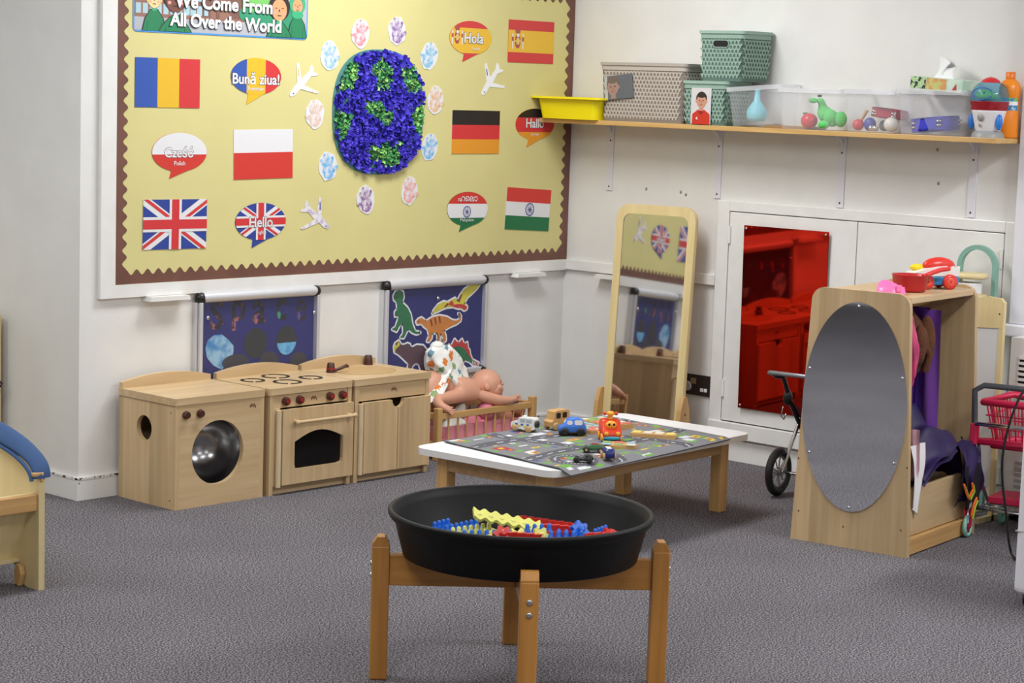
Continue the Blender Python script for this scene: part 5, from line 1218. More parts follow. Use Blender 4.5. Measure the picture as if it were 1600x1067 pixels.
# ------------------------------------------------------------------ behind the rack: arch stand, easel, cooler
t = thing('arch_stand', 'teal arched toy stand with round wooden shelves against the cupboard', 'toy stand', (-.09, -2.10, 0))
TEAL = mat('teal_paint', (128, 172, 160), .45)
arch = [(.082, 0), (.082, .90)]+[(.082*math.cos(R(a)), .90+.080*math.sin(R(a))) for a in range(10, 180, 10)]+[(-.082, .90), (-.082, 0)]
inn = [(.065, 0), (.065, .90)]+[(.065*math.cos(R(a)), .90+.063*math.sin(R(a))) for a in range(10, 180, 10)]+[(-.065, .90), (-.065, 0)]
g = G(); n = len(arch); vs = [(u, v, w_) for w_ in (-.01, .01) for ring in (arch, inn) for u, v in ring]
g.add(vs, [f for i in range(n-1) for f in ((i, i+1, n+i+1, n+i), (2*n+i, 3*n+i, 3*n+i+1, 2*n+i+1), (i, 2*n+i, 2*n+i+1, i+1), (n+i, n+i+1, 3*n+i+1, 3*n+i))], 0, False, WALLX)
obj('arch_frame', g, TEAL, t)
for z in (.86, .785, .40): obj('shelf', G().lathe([(.0, 0), (.066, 0), (.070, .004), (.070, .014), (.066, .018), (0, .018)], 32, 0, T(-.045, .008, z)), PLY, t)
obj('box', G().box((-.10, -.035, .803), (-.02, .062, .845), .003), PAPER, t)
t = thing('easel', 'wood-framed children\'s whiteboard standing at the far end of the rack', 'easel', (-.21, -2.225, 0))
bxo('board', (-.006, -.05, .12), (.006, .05, .70), mat('whiteboard', (214, 216, 218), .35), t)
obj('top_rail', G().prism([(-.066, .692), (.066, .70), (.066, .79), (.05, .805), (.0, .808), (-.05, .80), (-.066, .78)], -.009, .009, 0, WALLX), PLY, t)
for s in (-1, 1): bxo('stile', (-.009, s*.058-.008, 0), (.009, s*.058+.008, .70), PLY, t)
bxo('foot', (-.10, -.066, 0), (.10, -.05, .02), PLY, t); bxo('foot', (-.10, .05, 0), (.10, .066, .02), PLY, t)
for s in (-.05, .05): obj('screw', G().cyl((-.0105, s, .75), (-.009, s, .75), .003, n=8), BROWNK, t)
t = thing('air_cooler', 'white air cooler with black louvres behind the pink shopping trolley', 'air cooler', (-.10, -2.46, 0))
AIRW = mat('cooler_white', (226, 226, 224), .4)
g = G().holed([(-.165, .03), (.165, .03), (.165, .665), (-.165, .665)], resample(rrect(-.13, .425, .13, .60, .006, 2), 40, (0, .51)), -.0895, .06, 0, WALLX)
obj('body', g.box((-.054, -.163, .032), (.088, .163, .663)), AIRW, t)
obj('recess', G().box((-.0575, -.132, .42), (-.055, .132, .605)), DARK, t)
for k in range(9): obj('louvre', G().box((-.064, -.131, .434+k*.0195), (-.058, .131, .444+k*.0195), 0, 0, None), AIRW, t)
for k in range(6): obj('lower_louvre', G().box((-.062, -.12, .10+k*.022), (-.0595, .12, .112+k*.022)), mat('louvre_grey', (176, 176, 176), .5), t)
for y in (-.13, .13): obj('castor', G().cyl((-.03, y-.01, .016), (-.03, y+.01, .016), .016), BLACKP, t)

# ------------------------------------------------------------------ toy shopping trolley
t = thing('shopping_trolley', 'toy shopping trolley with a raspberry pink basket and mint wheels', 'toy trolley', (-.52, -2.40, 0), 13)
t.location = (-.535, -2.38, 0)
RAS = mat('raspberry_plastic', (206, 34, 78), .4); MINT = mat('mint_plastic', (140, 206, 190), .4); GRT = mat('dark_grey_tube', (92, 94, 100), .4, .3)
W = .30
obj('handle', G().tube([(.02, 0, .36), (.0, 0, .47), (-.008, 0, .515), (-.002, -.03, .535), (-.002, -W+.03, .535), (-.008, -W, .515), (.0, -W, .47), (.02, -W, .36)], .0105, 10), GRT, t)
for y in (0, -W):
    obj('leg_tube', G().tube([(.02, y, .37), (.05, y, .24), (.0, y, .08), (-.01, y, .05)], .008, 10), CHROME, t)
    obj('leg_tube', G().tube([(.05, y, .24), (.26, y, .06)], .007, 10), CHROME, t)
obj('push_bar', G().tube([(.01, 0, .395), (.0, -.02, .40), (.0, -W+.02, .40), (.01, -W, .395)], .008, 10), CHROME, t)
# basket: rim, base and bars
zt, zb = .470, .315
top = [(.05, -.015), (.05, -W+.015), (.31, -W+.04), (.31, -.04)]; bot = [(.085, -.045), (.085, -W+.045), (.285, -W+.06), (.285, -.06)]
bk = obj('basket', G(), RAS, t); bpy.data.meshes.remove(bk.data) if False else None
g = G().tube([(x, y, zt) for x, y in top], .013, 8, 0, True).tube([(x, y, zb) for x, y in bot], .010, 8, 0, True).box((.09, -W+.05, zb-.008), (.28, -.05, zb))
bk.data = g.mesh('basket', RAS)
g = G()
for i in range(4):
    a0, a1 = Vector((*top[i], zt)), Vector((*top[(i+1) % 4], zt)); b0, b1 = Vector((*bot[i], zb)), Vector((*bot[(i+1) % 4], zb)); m = 10
    for k in range(1, m): g.tube([a0.lerp(a1, k/m), b0.lerp(b1, k/m)], .0028, 5)
    for f in (.3, .6): g.tube([a0.lerp(b0, f), a1.lerp(b1, f)], .0028, 5)
obj('basket_bars', g, RAS, bk)['kind'] = 'stuff'
obj('frame_band', G().tube([(.03, .0, .335), (.03, -W, .335), (.29, -W+.05, .305), (.29, -.05, .305)], .012, 8, 0, True).box((.0, -.012, .325), (.035, .012, .40), .004), RAS, t)
obj('rack', G().tube([(.02, -.02, .10), (.02, -W+.02, .10), (.28, -W+.03, .10), (.28, -.03, .10)], .004, 6, 0, True).tube([(.08, -.02, .10), (.08, -W+.02, .10)], .003, 6).tube([(.14, -.02, .10), (.14, -W+.02, .10)], .003, 6).tube([(.2, -.02, .10), (.2, -W+.02, .10)], .003, 6), STEEL, t)
obj('rack_tray', G().box((.12, -W+.03, .105), (.27, -.03, .13), .004), RAS, t)
for x, y in ((.0, .0), (.0, -W), (.30, -.03), (.30, -W+.03)):
    wv = obj('wheel', G().grid(lambda u, v: (x+(.034+.006*math.cos(2*math.pi*v))*math.cos(2*math.pi*u), y+.008*math.sin(2*math.pi*v), .041+(.034+.006*math.cos(2*math.pi*v))*math.sin(2*math.pi*u)), 28, 8), MINT, t)
    g = G().cyl((x, y-.009, .041), (x, y+.009, .041), .013, n=12)
    for k in range(6): a = math.pi*k/3; g.box((0, -.004, -.004), (.032, .004, .004), 0, 0, T(x, y, .041) @ RY(60*k))
    obj('wheel_spokes', g, RAS if x < .1 else MINT, wv); obj('fork', G().box((x-.008, y-.013, .04), (x+.008, y-.009, .105)).box((x-.008, y+.009, .04), (x+.008, y+.013, .105)), RAS, t)

# ------------------------------------------------------------------ white appliance at the right edge and its lead
t = thing('white_appliance', 'tall white appliance on black castors cut off by the right edge of the photo', 'appliance', (-1.30, -3.0, 0), 8)
AW = mat('appliance_white', (226, 225, 230), .3)
obj('body', G().box((-.03, -.36, .045), (.30, .0, .78), .02, 0, None, 3), AW, t); obj('seam', G().box((-.031, -.34, .235), (.29, .0012, .238)), mat('seam_grey', (170, 170, 176), .5), t)
for x, y in ((.02, -.035), (.25, -.035), (.02, -.31), (.25, -.31)):
    o = obj('castor', G().lathe([(.008, -.012), (.022, -.012), (.025, -.006), (.025, .006), (.022, .012), (.008, .012)], 16, 0, T(x, y, .025) @ RX(90)), BLACKP, t)
pts = [(-.64, -2.74, .66), (-.70, -2.664, .573), (-.724, -2.638, .499), (-.738, -2.623, .414), (-.745, -2.617, .328), (-.74, -2.622, .242), (-.729, -2.633, .156), (-.719, -2.644, .059), (-.71, -2.655, .012), (-.75, -2.70, .006), (-.85, -2.80, .006), (-.98, -2.95, .006)]
def smooth(P, n=6):
    P = [Vector(p) for p in P]; out = []
    for i in range(len(P)-1):
        a, b, c, d = P[max(0, i-1)], P[i], P[i+1], P[min(len(P)-1, i+2)]
        for k in range(n):
            s = k/n; out.append(.5*((2*b)+(c-a)*s+(2*a-5*b+4*c-d)*s*s+(3*b-a-3*c+d)*s**3))
    return out+[P[-1]]
pts = [(-.50, -2.88, .75)]+pts
tag(obj('power_lead', G().tube(smooth(pts), .0042, 8), BLACKP), 'black power lead hanging down in front of the pink trolley', 'cable')
# side table the lead hangs from, just out of the photo to the right
t = thing('side_table', 'small white table just beyond the right edge of the photo', 'table', (-.35, -3.05, 0))
bxo('tabletop', (-.19, -.20, .72), (.19, .20, .745), PAPER, t, .004)
for x in (-.17, .17):
    for y in (-.18, .18): bxo('leg', (x-.015, y-.015, 0), (x+.015, y+.015, .72), PAPER, t)

# ------------------------------------------------------------------ cradle at the left edge, cupboard behind it
t = thing('doll_cradle', 'cream wooden doll cradle with a blue padded cover at the left edge', 'doll cradle', (-3.402, -1.011, 0))
def end_poly():
    p = [(0, 0), (0, .352)]
    p += [(.34-.34*math.cos(R(a)), .345+.095*math.sin(R(a))) for a in range(8, 173, 8)]
    p += [(.68, .352), (.68, 0), (.61, 0), (.58, .06), (.52, .085), (.16, .085), (.125, .055), (.10, .012), (.06, 0)]
    return [(-y, z) for y, z in p]
for x in (.0, -.62): obj('end_board', G().prism(end_poly(), -.02, 0, 0, WALLX @ T(0, 0, -x)), PLY, t)
for s in (0, 1):
    f = (lambda y: y) if s == 0 else (lambda y: .68-y)
    g = G(); vs = [(x, f(y), z) for x in (-.62, -.0) for y, z in ((.022, .285), (.034, .285), (.135, .075), (.123, .075))]
    g.add(vs, [(0, 1, 2, 3), (7, 6, 5, 4), (0, 4, 5, 1), (1, 5, 6, 2), (2, 6, 7, 3), (3, 7, 4, 0)]); obj('side_panel', g, PLY, t)
    obj('rail', G().box((-.62, f(.006), .235), (-.0, f(.024), .285), .004), BEECH, t)
bxo('base_board', (-.62, .10, .068), (0, .58, .08), PLY, t)
obj('mattress', G().box((-.61, .15, .082), (-.022, .53, .13), .02), PAPER, t)
BLUEF = mat('blue_padded_cotton', (50, 80, 124), .8, bump=.1, bscale=40)
def cover(u, v):
    a = R(2+176*u); r0 = 1.0; s = 2*math.pi*v
    y = .34-(.338+.012*math.sin(s))*math.cos(a); z = .316+(.106+.034*math.sin(s)+.010*math.sin(s*2))*math.sin(a)
    return (.01+.030*math.cos(s)+.004*math.sin(14*u), y, z+.012)
cv = obj('padded_cover', G().grid(cover, 44, 14), BLUEF, t)
obj('piping', G().tube([(-.022, .34-.336*math.cos(R(a)), .322+.098*math.sin(R(a))) for a in range(2, 179, 8)], .006, 8), BLUEF, cv)
obj('rocker_stop', G().prism([(-.02, 0), (.0, -.005), (.012, .03), (.004, .055), (-.010, .058), (-.02, .04)], -.008, .008, 0, WALLX @ T(-.075, .008, .012)), BEECHZ, t)
obj('peg', G().box((-.022, -.006, .338), (.008, .012, .350), .003).box((.002, -.008, .322), (.012, .004, .350), .003), BEECH, t)
t = thing('wooden_cupboard', 'tall pale wooden cupboard edge at the far left of the photo', 'cupboard', (-2.575, .44, 0))
bxo('carcass', (-.60, .018, 0), (0, .35, .622), PLY, t, .002); bxo('door', (-.595, 0, .03), (-.003, .018, .618), PLY, t, .002)
obj('handle', G().tube([(-.022, 0, .352), (-.018, -.018, .360), (-.012, -.018, .368), (-.008, 0, .372)], .004, 8), BLACKP, t)

# ------------------------------------------------------------------ shelf
SZ = 1.372; SX = -.213
t = thing('wall_shelf', 'long pine shelf on white brackets along the right wall', 'shelf', (0, 0, 0))
obj('shelf_board', G().box((SX, -2.205, SZ-.019), (0, -.016, SZ), .002), wood('shelf_pine', (214, 178, 116), (190, 146, 84), 'y'), t)
BRK = mat('bracket_white', (224, 223, 230), .4)
for y in (-.244, -.824, -1.425, -2.006):
    b = obj('bracket', G().box((-.005, y-.017, 1.072), (0, y+.017, SZ-.019), .001).box((-.19, y-.014, SZ-.024), (0, y+.014, SZ-.019)).prism([(-.05, SZ-.024), (-.005, SZ-.024), (-.005, SZ-.06), (-.02, SZ-.036)], y-.003, y+.003, 0, SIDE), BRK, t)
    for z in (1.09, 1.285): obj('screw', G().ell((-.006, y, z), (.002, .004, .004), 0, 8, 6), BROWNK, b)
t = thing('plastic_tray', 'bright yellow shallow plastic tray overhanging the left end of the shelf', 'tray', (SX+.105, -.155, SZ))
g = G(); ol = lambda a, b, r: rrect(-a, -b, a, b, r, 5)
rings = [(ol(.088, .155, .025), 0), (ol(.100, .172, .03), .082), (ol(.122, .196, .03), .084), (ol(.122, .196, .03), .092), (ol(.097, .170, .03), .092), (ol(.084, .152, .025), .004)]
n = len(rings[0][0]); vs = [(x, y, z) for r_, z in rings for x, y in r_]
g.add(vs, [(k*n+i, k*n+(i+1) % n, (k+1)*n+(i+1) % n, (k+1)*n+i) for k in range(5) for i in range(n)]+[list(range(n))[::-1], list(range(5*n, 6*n))], 0, False)
obj('tub', g, mat('yellow_tray', (244, 226, 16), .35), t); t.location = (-.145, -.155-.04, SZ)
# woven look baskets
def basket(label, loc, lx, ly, h, cols, rz=0, lid=True, handle=False, faces='fs', name='storage_basket'):
    """lx into the shelf, ly along it; bottom narrower than the top. local origin: front left bottom... centre of base"""
    body, rib, lidm = cols; t = thing(name, label, 'basket', loc, rz); a, b = lx/2, ly/2; k = .94
    g = G(); ring = lambda s, z: [(x, y, z) for x, y in rrect(-a*s, -b*s, a*s, b*s, .018, 4)]
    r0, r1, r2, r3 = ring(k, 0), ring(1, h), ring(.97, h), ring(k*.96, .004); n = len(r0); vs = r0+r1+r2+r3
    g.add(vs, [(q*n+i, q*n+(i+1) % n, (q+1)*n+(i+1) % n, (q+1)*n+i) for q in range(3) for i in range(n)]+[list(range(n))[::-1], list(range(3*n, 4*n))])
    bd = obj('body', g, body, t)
    w = G(); cell = .0165
    def patch(P, along, cnt, rows):
        for r_ in range(rows):
            z = .012+r_*(h-.034)/rows; zc = z+(h-.034)/rows*.5; hh = (h-.034)/rows*.5
            for c in range(cnt):
                u = (c+.5*(r_ % 2)+.25)/cnt
                if u > 1: continue
                for d0, d1 in (((0, -.85), (0, .1)), ((0, .1), (-.46, .9)), ((0, .1), (.46, .9))):
                    p0, p1 = P(u+d0[0]/cnt, zc+d0[1]*hh), P(u+d1[0]/cnt, zc+d1[1]*hh); nn = P.n; dd = (p1-p0).normalized(); sd = nn.cross(dd)*.0032
                    q = [p0+sd, p0-sd, p1-sd, p1+sd]; up = nn*.0026
                    w.add(q+[x+up for x in q], [(4, 5, 6, 7), (0, 1, 5, 4), (1, 2, 6, 5), (2, 3, 7, 6), (3, 0, 4, 7)])
            w_ = .0017
    class PP: pass
    def face(kind):
        def f(u, z):
            s = k+(1-k)*z/h
            return Vector((-a*s, b*s*.93*(1-2*u), z)) if kind == 'f' else (Vector((a*s*.92*(2*u-1), -b*s, z)) if kind == 's' else Vector((a*s*.92*(2*u-1), b*s, z)))
        class F:
            n = Vector((-1, 0, 0)) if kind == 'f' else Vector((0, -1 if kind == 's' else 1, 0))
            def __call__(self, u, z): return f(u, z)
        return F()
    rows = max(5, int((h-.03)/.0165))
    patch(face('f'), 0, int(ly*.93/.0175), rows); patch(face('s'), 0, int(lx*.92/.0175), rows)
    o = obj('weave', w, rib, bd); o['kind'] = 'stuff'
    obj('rim', G().prism(rrect(-a-.003, -b-.003, a+.003, b+.003, .02, 4), h-.018, h+.001, 0, I4), rib, t)
    if lid: obj('lid', G().prism(rrect(-a-.008, -b-.008, a+.008, b+.008, .022, 4), h+.001, h+.013, 0, I4), lidm, t)
    if handle:
        obj('hand_hole', G().prism(rrect(-.038, h-.052, .038, h-.026, .013, 5), a*.985, a+.0035, 0, WALLX), DARK, t)
        obj('hand_hole_rim', G().tube([(-a-.003, u, v) for u, v in rrect(-.039, h-.053, .039, h-.025, .0135, 5)], .0022, 6, 0, True), rib, t)
    return t
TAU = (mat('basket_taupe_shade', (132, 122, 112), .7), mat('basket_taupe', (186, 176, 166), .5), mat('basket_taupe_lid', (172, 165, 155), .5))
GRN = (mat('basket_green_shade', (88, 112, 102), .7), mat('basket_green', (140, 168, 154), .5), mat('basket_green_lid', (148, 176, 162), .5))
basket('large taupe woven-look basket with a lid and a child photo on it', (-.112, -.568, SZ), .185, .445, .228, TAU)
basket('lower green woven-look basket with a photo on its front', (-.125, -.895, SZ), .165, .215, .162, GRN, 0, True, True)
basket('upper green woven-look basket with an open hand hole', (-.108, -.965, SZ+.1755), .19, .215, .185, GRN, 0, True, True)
# photographs fixed to the baskets
def photo(label, x, y, z, w_, h, sheet, parts_, rot=0):
    g = G(); mats = [sheet]; g.prism(rect(-w_/2, -h/2, w_/2, h/2), 0, .001, 0, WALLX)
    for i, (poly, m) in enumerate(parts_):
        if m not in mats: mats.append(m)
        g.flat(clip(poly, rect(-w_/2, -h/2, w_/2, h/2)), .0012+.0002*i, mats.index(m), WALLX)
    o = obj('photograph', g, mats, None, (x, y, z), (R(rot), 0, 0)); tag(o, label, 'photograph')
PS = {k: mat('photo_'+k, c, .4) for k, c in dict(skin=(196, 144, 122), skin2=(160, 130, 120), hair=(48, 36, 32), hair2=(110, 96, 88), red=(196, 48, 30), darkred=(140, 30, 24), wall=(206, 202, 204), grey=(96, 100, 106), pale=(176, 180, 180), eye=(40, 30, 30), lip=(176, 100, 92), white=(232, 230, 230)).items()}
def portrait(u, v, r, skin_, hair, shirt):
    return [([(u-r*1.7, v-r*4), (u-r*1.6, v-r*2.0), (u-r*.6, v-r*1.35), (u+r*.6, v-r*1.35), (u+r*1.6, v-r*2.0), (u+r*1.7, v-r*4)], shirt), (rect(u-r*.4, v-r*1.5, u+r*.4, v-r*.7), skin_),
            (circ(u, v+r*.28, r*1.0, r*1.02), hair), (circ(u-r*.95, v-r*.1, r*.16, r*.25), skin_), (circ(u+r*.95, v-r*.1, r*.16, r*.25), skin_), (circ(u, v-r*.12, r*.88, r*1.0), skin_), (circ(u, v+r*.72, r*.78, r*.34), hair),
            (circ(u-r*.35, v, r*.13, r*.07), PS['eye']), (circ(u+r*.35, v, r*.13, r*.07), PS['eye']), (circ(u, v-r*.25, r*.1, r*.14), PS['lip']), (circ(u, v-r*.6, r*.3, r*.08), PS['lip'])]
photo('photograph of a small fair haired child on the taupe basket', -.2105, -.452, SZ+.140, .150, .098, PS['grey'], [(rect(-.075, -.05, -.06, .05), PS['pale'])]+portrait(-.030, .004, .033, PS['skin2'], PS['hair2'], PS['grey']), -6)
photo('photograph of a dark haired child in a red shirt on the lower green basket', -.2125, -.885, SZ+.075, .100, .144, PS['wall'], portrait(.002, .022, .027, PS['skin'], PS['hair'], PS['red'])+[([(-.012, -.022), (.0, -.032), (.012, -.022), (.006, -.02), (-.006, -.02)], PS['darkred']), ([(-.024, -.05), (-.012, -.055), (-.016, -.042)], PS['white'])])
# clear boxes: open tubs with a folded lip
CLR = clear('clear_box_plastic', (240, 241, 246), .17, .12, .9); LIPM = clear('clear_box_lip', (240, 241, 246), .42, .12, .9)
def clear_box(label, loc, a, b, h, rot=(0, 0, 0)):
    t = thing('clear_box', label, 'storage box', loc, 0, 'clear plastic boxes on the shelf'); t.rotation_euler = tuple(R(v) for v in rot)
    g = G(); ring = lambda x, y, z, r: [(p[0], p[1], z) for p in rrect(-x, -y, x, y, r, 4)]
    rs = [ring(a*.86, b*.90, 0, .02), ring(a*.96, b*.97, h-.02, .02)]; n = len(rs[0])
    g.add(rs[0]+rs[1], [(i, (i+1) % n, n+(i+1) % n, n+i) for i in range(n)]+[list(range(n))[::-1]]); obj('tub', g, CLR, t)
    rs = [ring(a*.96, b*.97, h-.02, .02), ring(a+.004, b+.004, h-.018, .02), ring(a+.004, b+.004, h, .02), ring(a*.965, b*.975, h, .02)]; g = G()
    g.add([v for r_ in rs for v in r_], [(k*n+i, k*n+(i+1) % n, (k+1)*n+(i+1) % n, (k+1)*n+i) for k in range(3) for i in range(n)]); obj('lip', g, LIPM, t)
    return t
clear_box('tilted clear plastic box holding a pale blue bottle, nearest the green baskets', (-.115, -1.130, SZ+.010), .095, .118, .152, (-5.0, 0, 12))
clear_box('clear plastic box with a green soft dinosaur and a red ball inside', (-.107, -1.395, SZ), .098, .150, .158)
clear_box('clear plastic box with a red tambourine and bells inside', (-.110, -1.665, SZ), .095, .115, .160)
clear_box('clear plastic box with a blue tambourine inside under the tissue box', (-.110, -1.93, SZ), .100, .145, .166)
tag(obj('picture_book', G().box((-.07, -.10, 0), (.07, .10, .010), .001), mat('book_brown', (150, 116, 74), .6), None, (-.11, -1.19, SZ), (0, 0, R(10))), 'thin brown book lying under the tilted clear box', 'book')
bpy.data.objects['picture_book'].location = (-.095, -1.262, SZ)
o = obj('squeeze_bottle', G().lathe([(0, 0), (.030, .002), (.040, .018), (.040, .04), (.028, .062), (.013, .082), (.010, .12), (.012, .125), (0, .126)], 24, 0), mat('pale_blue_plastic', (130, 206, 222), .5), None, (-.125, -1.095, SZ+.022)); tag(o, 'pale blue bulb-shaped bottle in the tilted clear box', 'bottle')
t = thing('soft_dinosaur', 'green plush dinosaur sitting in the clear box', 'soft toy', (-.12, -1.435, SZ+.004)); PG = mat('plush_green', (96, 206, 108), .9, bump=.2, bscale=120)
g = skin({'b': ((0, -.02, .038), .034), 'c': ((0, .01, .055), .028), 'n': ((-.005, .032, .082), .016), 'h': ((-.01, .03, .108), .016), 's': ((-.028, .042, .112), .010), 'l': ((-.03, -.045, .03), .018), 'f': ((-.055, -.04, .018), .015), 't': ((.02, -.07, .035), .014), 'a': ((-.03, .03, .05), .009)},
         [('b', 'c'), ('c', 'n'), ('n', 'h'), ('h', 's'), ('b', 'l'), ('l', 'f'), ('b', 't'), ('c', 'a')]); obj('body', g, PG, t)
obj('knee', G().ell((-.045, -.035, .048), (.024, .026, .030), 0, 14, 10), PG, t); obj('knee', G().ell((-.03, -.075, .040), (.022, .024, .030), 0, 14, 10), PG, t)
obj('foot', G().ell((-.062, -.02, .018), (.018, .024, .016), 0, 12, 8), PG, t); obj('snout', G().ell((-.036, .052, .108), (.016, .018, .011), 0, 12, 8), PG, t)
obj('eyes', G().ell((-.026, .026, .126), .0055, 0, 8, 6).ell((-.012, .044, .126), .0055, 0, 8, 6), DARK, t)
t = thing('toy_apple', 'red toy apple with a yellow patch in the clear box', 'toy', (-.15, -1.365, SZ+.034)); obj('fruit', G().ell((0, 0, 0), (.031, .033, .030), 0, 20, 12), mat('apple_red', (208, 44, 60), .3), t); obj('leaf', G().ell((.0, .02, .028), (.006, .012, .004), 0, 10, 6), mat('leaf_green', (50, 120, 60), .5), t)
tag(obj('toy_lemon', G().ell((0, 0, 0), (.018, .024, .016), 0, 16, 10), YELP, None, (-.12, -1.335, SZ+.019)), 'yellow toy fruit behind the red apple in the clear box', 'toy')
def maraca(label, loc, col, r, d, cat='maraca'):
    t = thing('maraca', label, cat, loc); obj('head', G().ell((0, 0, 0), r, 0, 20, 12), mat(*col), t); obj('handle', G().tube([(0, 0, 0), d], .006, 8), BEECH, t)
maraca('small red maraca with a wooden handle in the third clear box', (-.15, -1.590, SZ+.027), ('maraca_red', (206, 50, 66), .35), .022, (.01, -.03, .055))
maraca('white egg-shaped maraca in the third clear box', (-.15, -1.735, SZ+.033), ('maraca_white', (226, 224, 214), .4), .028, (.06, .01, .01))
t = thing('bell_stick', 'blue handled bell stick with silver bells in the third clear box', 'instrument', (-.14, -1.635, SZ+.026)); obj('grip', G().ell((0, 0, .004), (.020, .025, .026), 0, 16, 10), mat('grip_blue', (58, 62, 160), .4), t)
for y in (-.02, -.038): obj('bell', G().ell((-.02, y, -.010), .012, 0, 12, 8), CHROME, t)
def tambourine(label, loc, rot, r, m, h):
    t = thing('tambourine', label, 'tambourine', loc); t.rotation_euler = tuple(R(v) for v in rot)
    g = G()
    for a0, a1 in [(k*72+9, k*72+63) for k in range(5)]:
        g.add([(q*math.cos(R(a)), q*math.sin(R(a)), z) for a in range(a0, a1+1, 9) for q, z in ((r, 0), (r, h), (r-.006, h), (r-.006, 0))], [f for i in range((a1-a0)//9) for f in tuple((4*i+k, 4*i+(k+1) % 4, 4*i+4+(k+1) % 4, 4*i+4+k) for k in range(4))]+[(0, 1, 2, 3), (4*((a1-a0)//9), 4*((a1-a0)//9)+3, 4*((a1-a0)//9)+2, 4*((a1-a0)//9)+1)])
    for z0, z1 in ((0, h*.16), (h*.84, h)):
        g.add([(q*math.cos(R(a)), q*math.sin(R(a)), z) for a in range(0, 360, 9) for q, z in ((r, z0), (r, z1), (r-.006, z1), (r-.006, z0))], [(4*i+k, 4*i+(k+1) % 4, 4*((i+1) % 40)+(k+1) % 4, 4*((i+1) % 40)+k) for i in range(40) for k in range(4)])
    obj('hoop', g, m, t)
    for k in range(5):
        a = R(k*72)
        for z in (h*.34, h*.66):
            p = Vector(((r-.003)*math.cos(a), (r-.003)*math.sin(a), z)); obj('jingle', G().lathe([(0, -.004), (.011, -.003), (.013, 0), (.011, .003), (0, .004)], 14, 0, T(*p)), CHROME, t)
tambourine('red tambourine in the third clear box', (-.105, -1.695, SZ+.055), (6, 0, 10), .068, mat('tambourine_red', (176, 40, 66), .35), .034)
tambourine('blue tambourine lying in the clear box under the tissues', (-.112, -1.905, SZ+.016), (-7, 0, 4), .088, mat('tambourine_blue', (54, 58, 196), .35), .048)
tag(obj('sensory_ball', G().ell((0, 0, 0), .022, 0, 14, 8), patchy('bead_ball', (150, 120, 60), (90, 140, 170), 90, .4, .6), None, (-.10, -1.675, SZ+.027)), 'speckled bead ball between the bells and white maraca', 'ball')
t = thing('tissue_box', 'patterned tissue box with a tissue sticking out, on the clear box', 'tissue box', (-.085, -1.915, SZ+.163)); t.rotation_euler = (R(3.5), 0, R(-4))
TBX = [patchy('tissue_print_mint', (186, 216, 196), (214, 230, 214), 14, .4, .6, .5, 2), patchy('tissue_print_leaf', (30, 50, 40), (176, 206, 150), 60, .47, .5, .5, 1), patchy('tissue_print_flower', (214, 150, 90), (196, 200, 120), 45, .42, .56, .5, 2), mat('tissue_print_red', (190, 40, 54), .5)]
g = G().box((-.055, -.115, 0), (.055, .115, .046)); g.flat(rect(-.115, .002, -.07, .044), .0554, 1, WALLX); g.flat(rect(-.045, .002, .045, .044), .0554, 2, WALLX); g.flat([(.068, .004), (.092, .006), (.088, .032)], .0554, 3, WALLX); g.flat(rect(-.068, .002, -.047, .044), .0554, 1, WALLX)
obj('box', g, TBX, t)
def tiss(u, v):
    a = 2*math.pi*u; r = (.040-.020*v)*(1+.25*math.sin(3*a+2*v)); return (r*.5*math.cos(a), .01+r*math.sin(a)-.012*v+.03*v*math.sin(2*a), .044+v*(.060+.022*math.sin(a+.6)))
obj('tissue', G().grid(tiss, 28, 10), mat('tissue_white', (240, 240, 240), .9), t)
# rocket toy
t = thing('rocket_toy', 'white toy rocket with a clear blue dome, green figure and red nose', 'toy rocket', (-.135, -2.135, SZ))
GRY = mat('rocket_grey', (150, 152, 152), .4)
obj('base', G().lathe([(.060, 0), (.058, .012), (.048, .024), (.0, .026)], 28), GRY, t)
obj('hull', G().lathe([(.040, .020), (.046, .030), (.060, .090), (.064, .100), (0, .1)], 32), mat('rocket_white', (230, 228, 232), .35), t)
obj('ring', G().lathe([(.064, .098), (.070, .128), (.071, .130), (.0, .130)], 32), mat('rocket_red', (150, 22, 34), .25), t)
obj('dome', G().lathe([(.068, .130), (.068, .150), (.060, .176), (.046, .192), (.034, .198)], 32), clear('rocket_blue_dome', (110, 190, 220), .24, .08, .6), t)
obj('nose', G().lathe([(.036, .196), (.030, .206), (.016, .214), (0, .218)], 24), mat('rocket_nose_red', (206, 40, 50), .35), t)
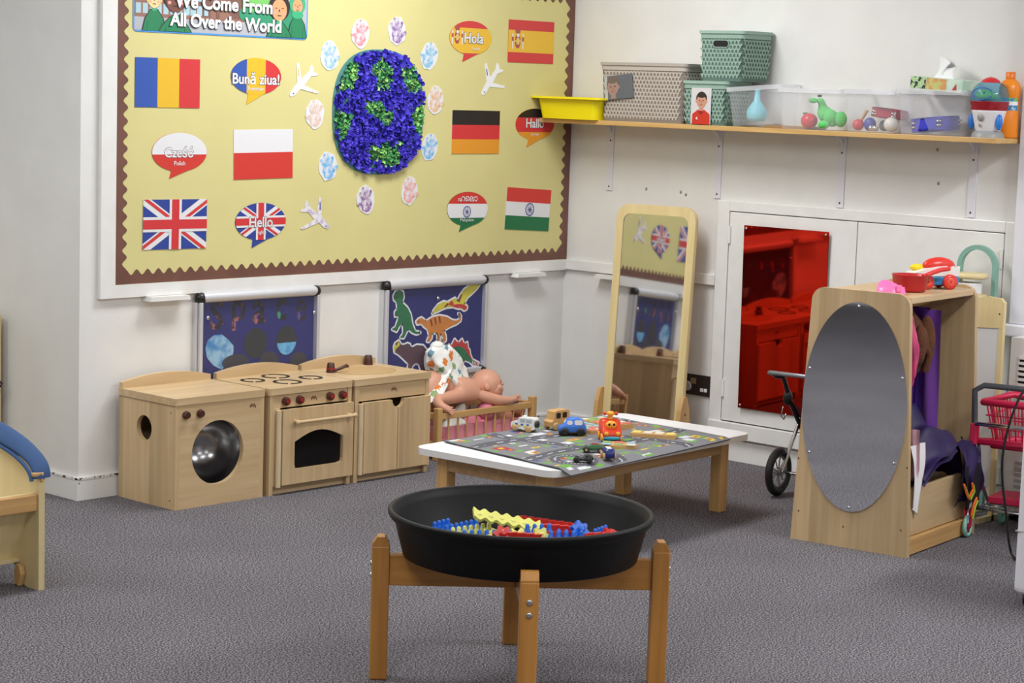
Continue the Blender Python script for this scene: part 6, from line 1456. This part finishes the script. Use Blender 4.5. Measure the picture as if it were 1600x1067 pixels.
al = obj('alien_figure', G().ell((-.025, 0, .150), (.034, .040, .022), 0, 18, 12), mat('alien_green', (134, 206, 40), .4), t)
obj('eyes', G().ell((-.056, -.008, .160), .004, 0, 8, 6).ell((-.056, .008, .160), .004, 0, 8, 6), DARK, al)
obj('dome_band', G().tube([(-math.sqrt(max(0, .0685**2-(.040*math.cos(R(a)))**2))-.0005+.012*max(0, math.sin(R(a))), .040*math.cos(R(a)), .156+.022*math.sin(R(a))) for a in range(0, 360, 12)], .0020, 6, 0, True), mat('dome_band_blue', (60, 96, 180), .35), t)
for s in (-1, 1): obj('fin', G().ell((-.022, s*.056, .056), (.012, .013, .029), 0, 14, 10), mat('rocket_fin_blue', (40, 120, 212), .35), t)
obj('button', G().lathe([(.0145, 0), (.0135, .003), (0, .004)], 20, 0, T(-.0545, 0, .072) @ RY(-97)), GRY, t)
obj('speaker_slots', G().tube([(-.051, .010, .047), (-.0515, -.002, .043)], .0012, 5).tube([(-.050, .010, .041), (-.0505, -.002, .037)], .0012, 5), BROWNK, t)
t = thing('paint_bottle', 'orange squeezy bottle with a blue label at the right end of the shelf', 'bottle', (-.062, -2.172, SZ))
obj('bottle', G().lathe([(.0, 0), (.036, .001), (.038, .006), (.037, .09), (.0345, .10), (.0345, .145), (.038, .155), (.038, .185), (.030, .203), (.016, .212), (.015, .218), (0, .218)], 28), mat('orange_bottle', (240, 138, 26), .35), t)
obj('cap', G().lathe([(.0175, .214), (.0175, .236), (.014, .238), (0, .238)], 20), mat('orange_cap', (232, 120, 24), .35), t)
g = G(); 
def lab(z0, z1, mi): g.grid(lambda u, v: (.0352*math.cos(R(90+180*u)), .0352*math.sin(R(90+180*u)), z0+(z1-z0)*v), 16, 1, mi)
lab(.100, .118, 0); lab(.118, .132, 1); lab(.132, .145, 2)
obj('label', g, [patchy('label_blue', (40, 120, 170), (190, 214, 226), 90, .45, .6), PAPER, patchy('label_mixed', (120, 190, 90), (70, 130, 200), 70, .45, .55)], t)
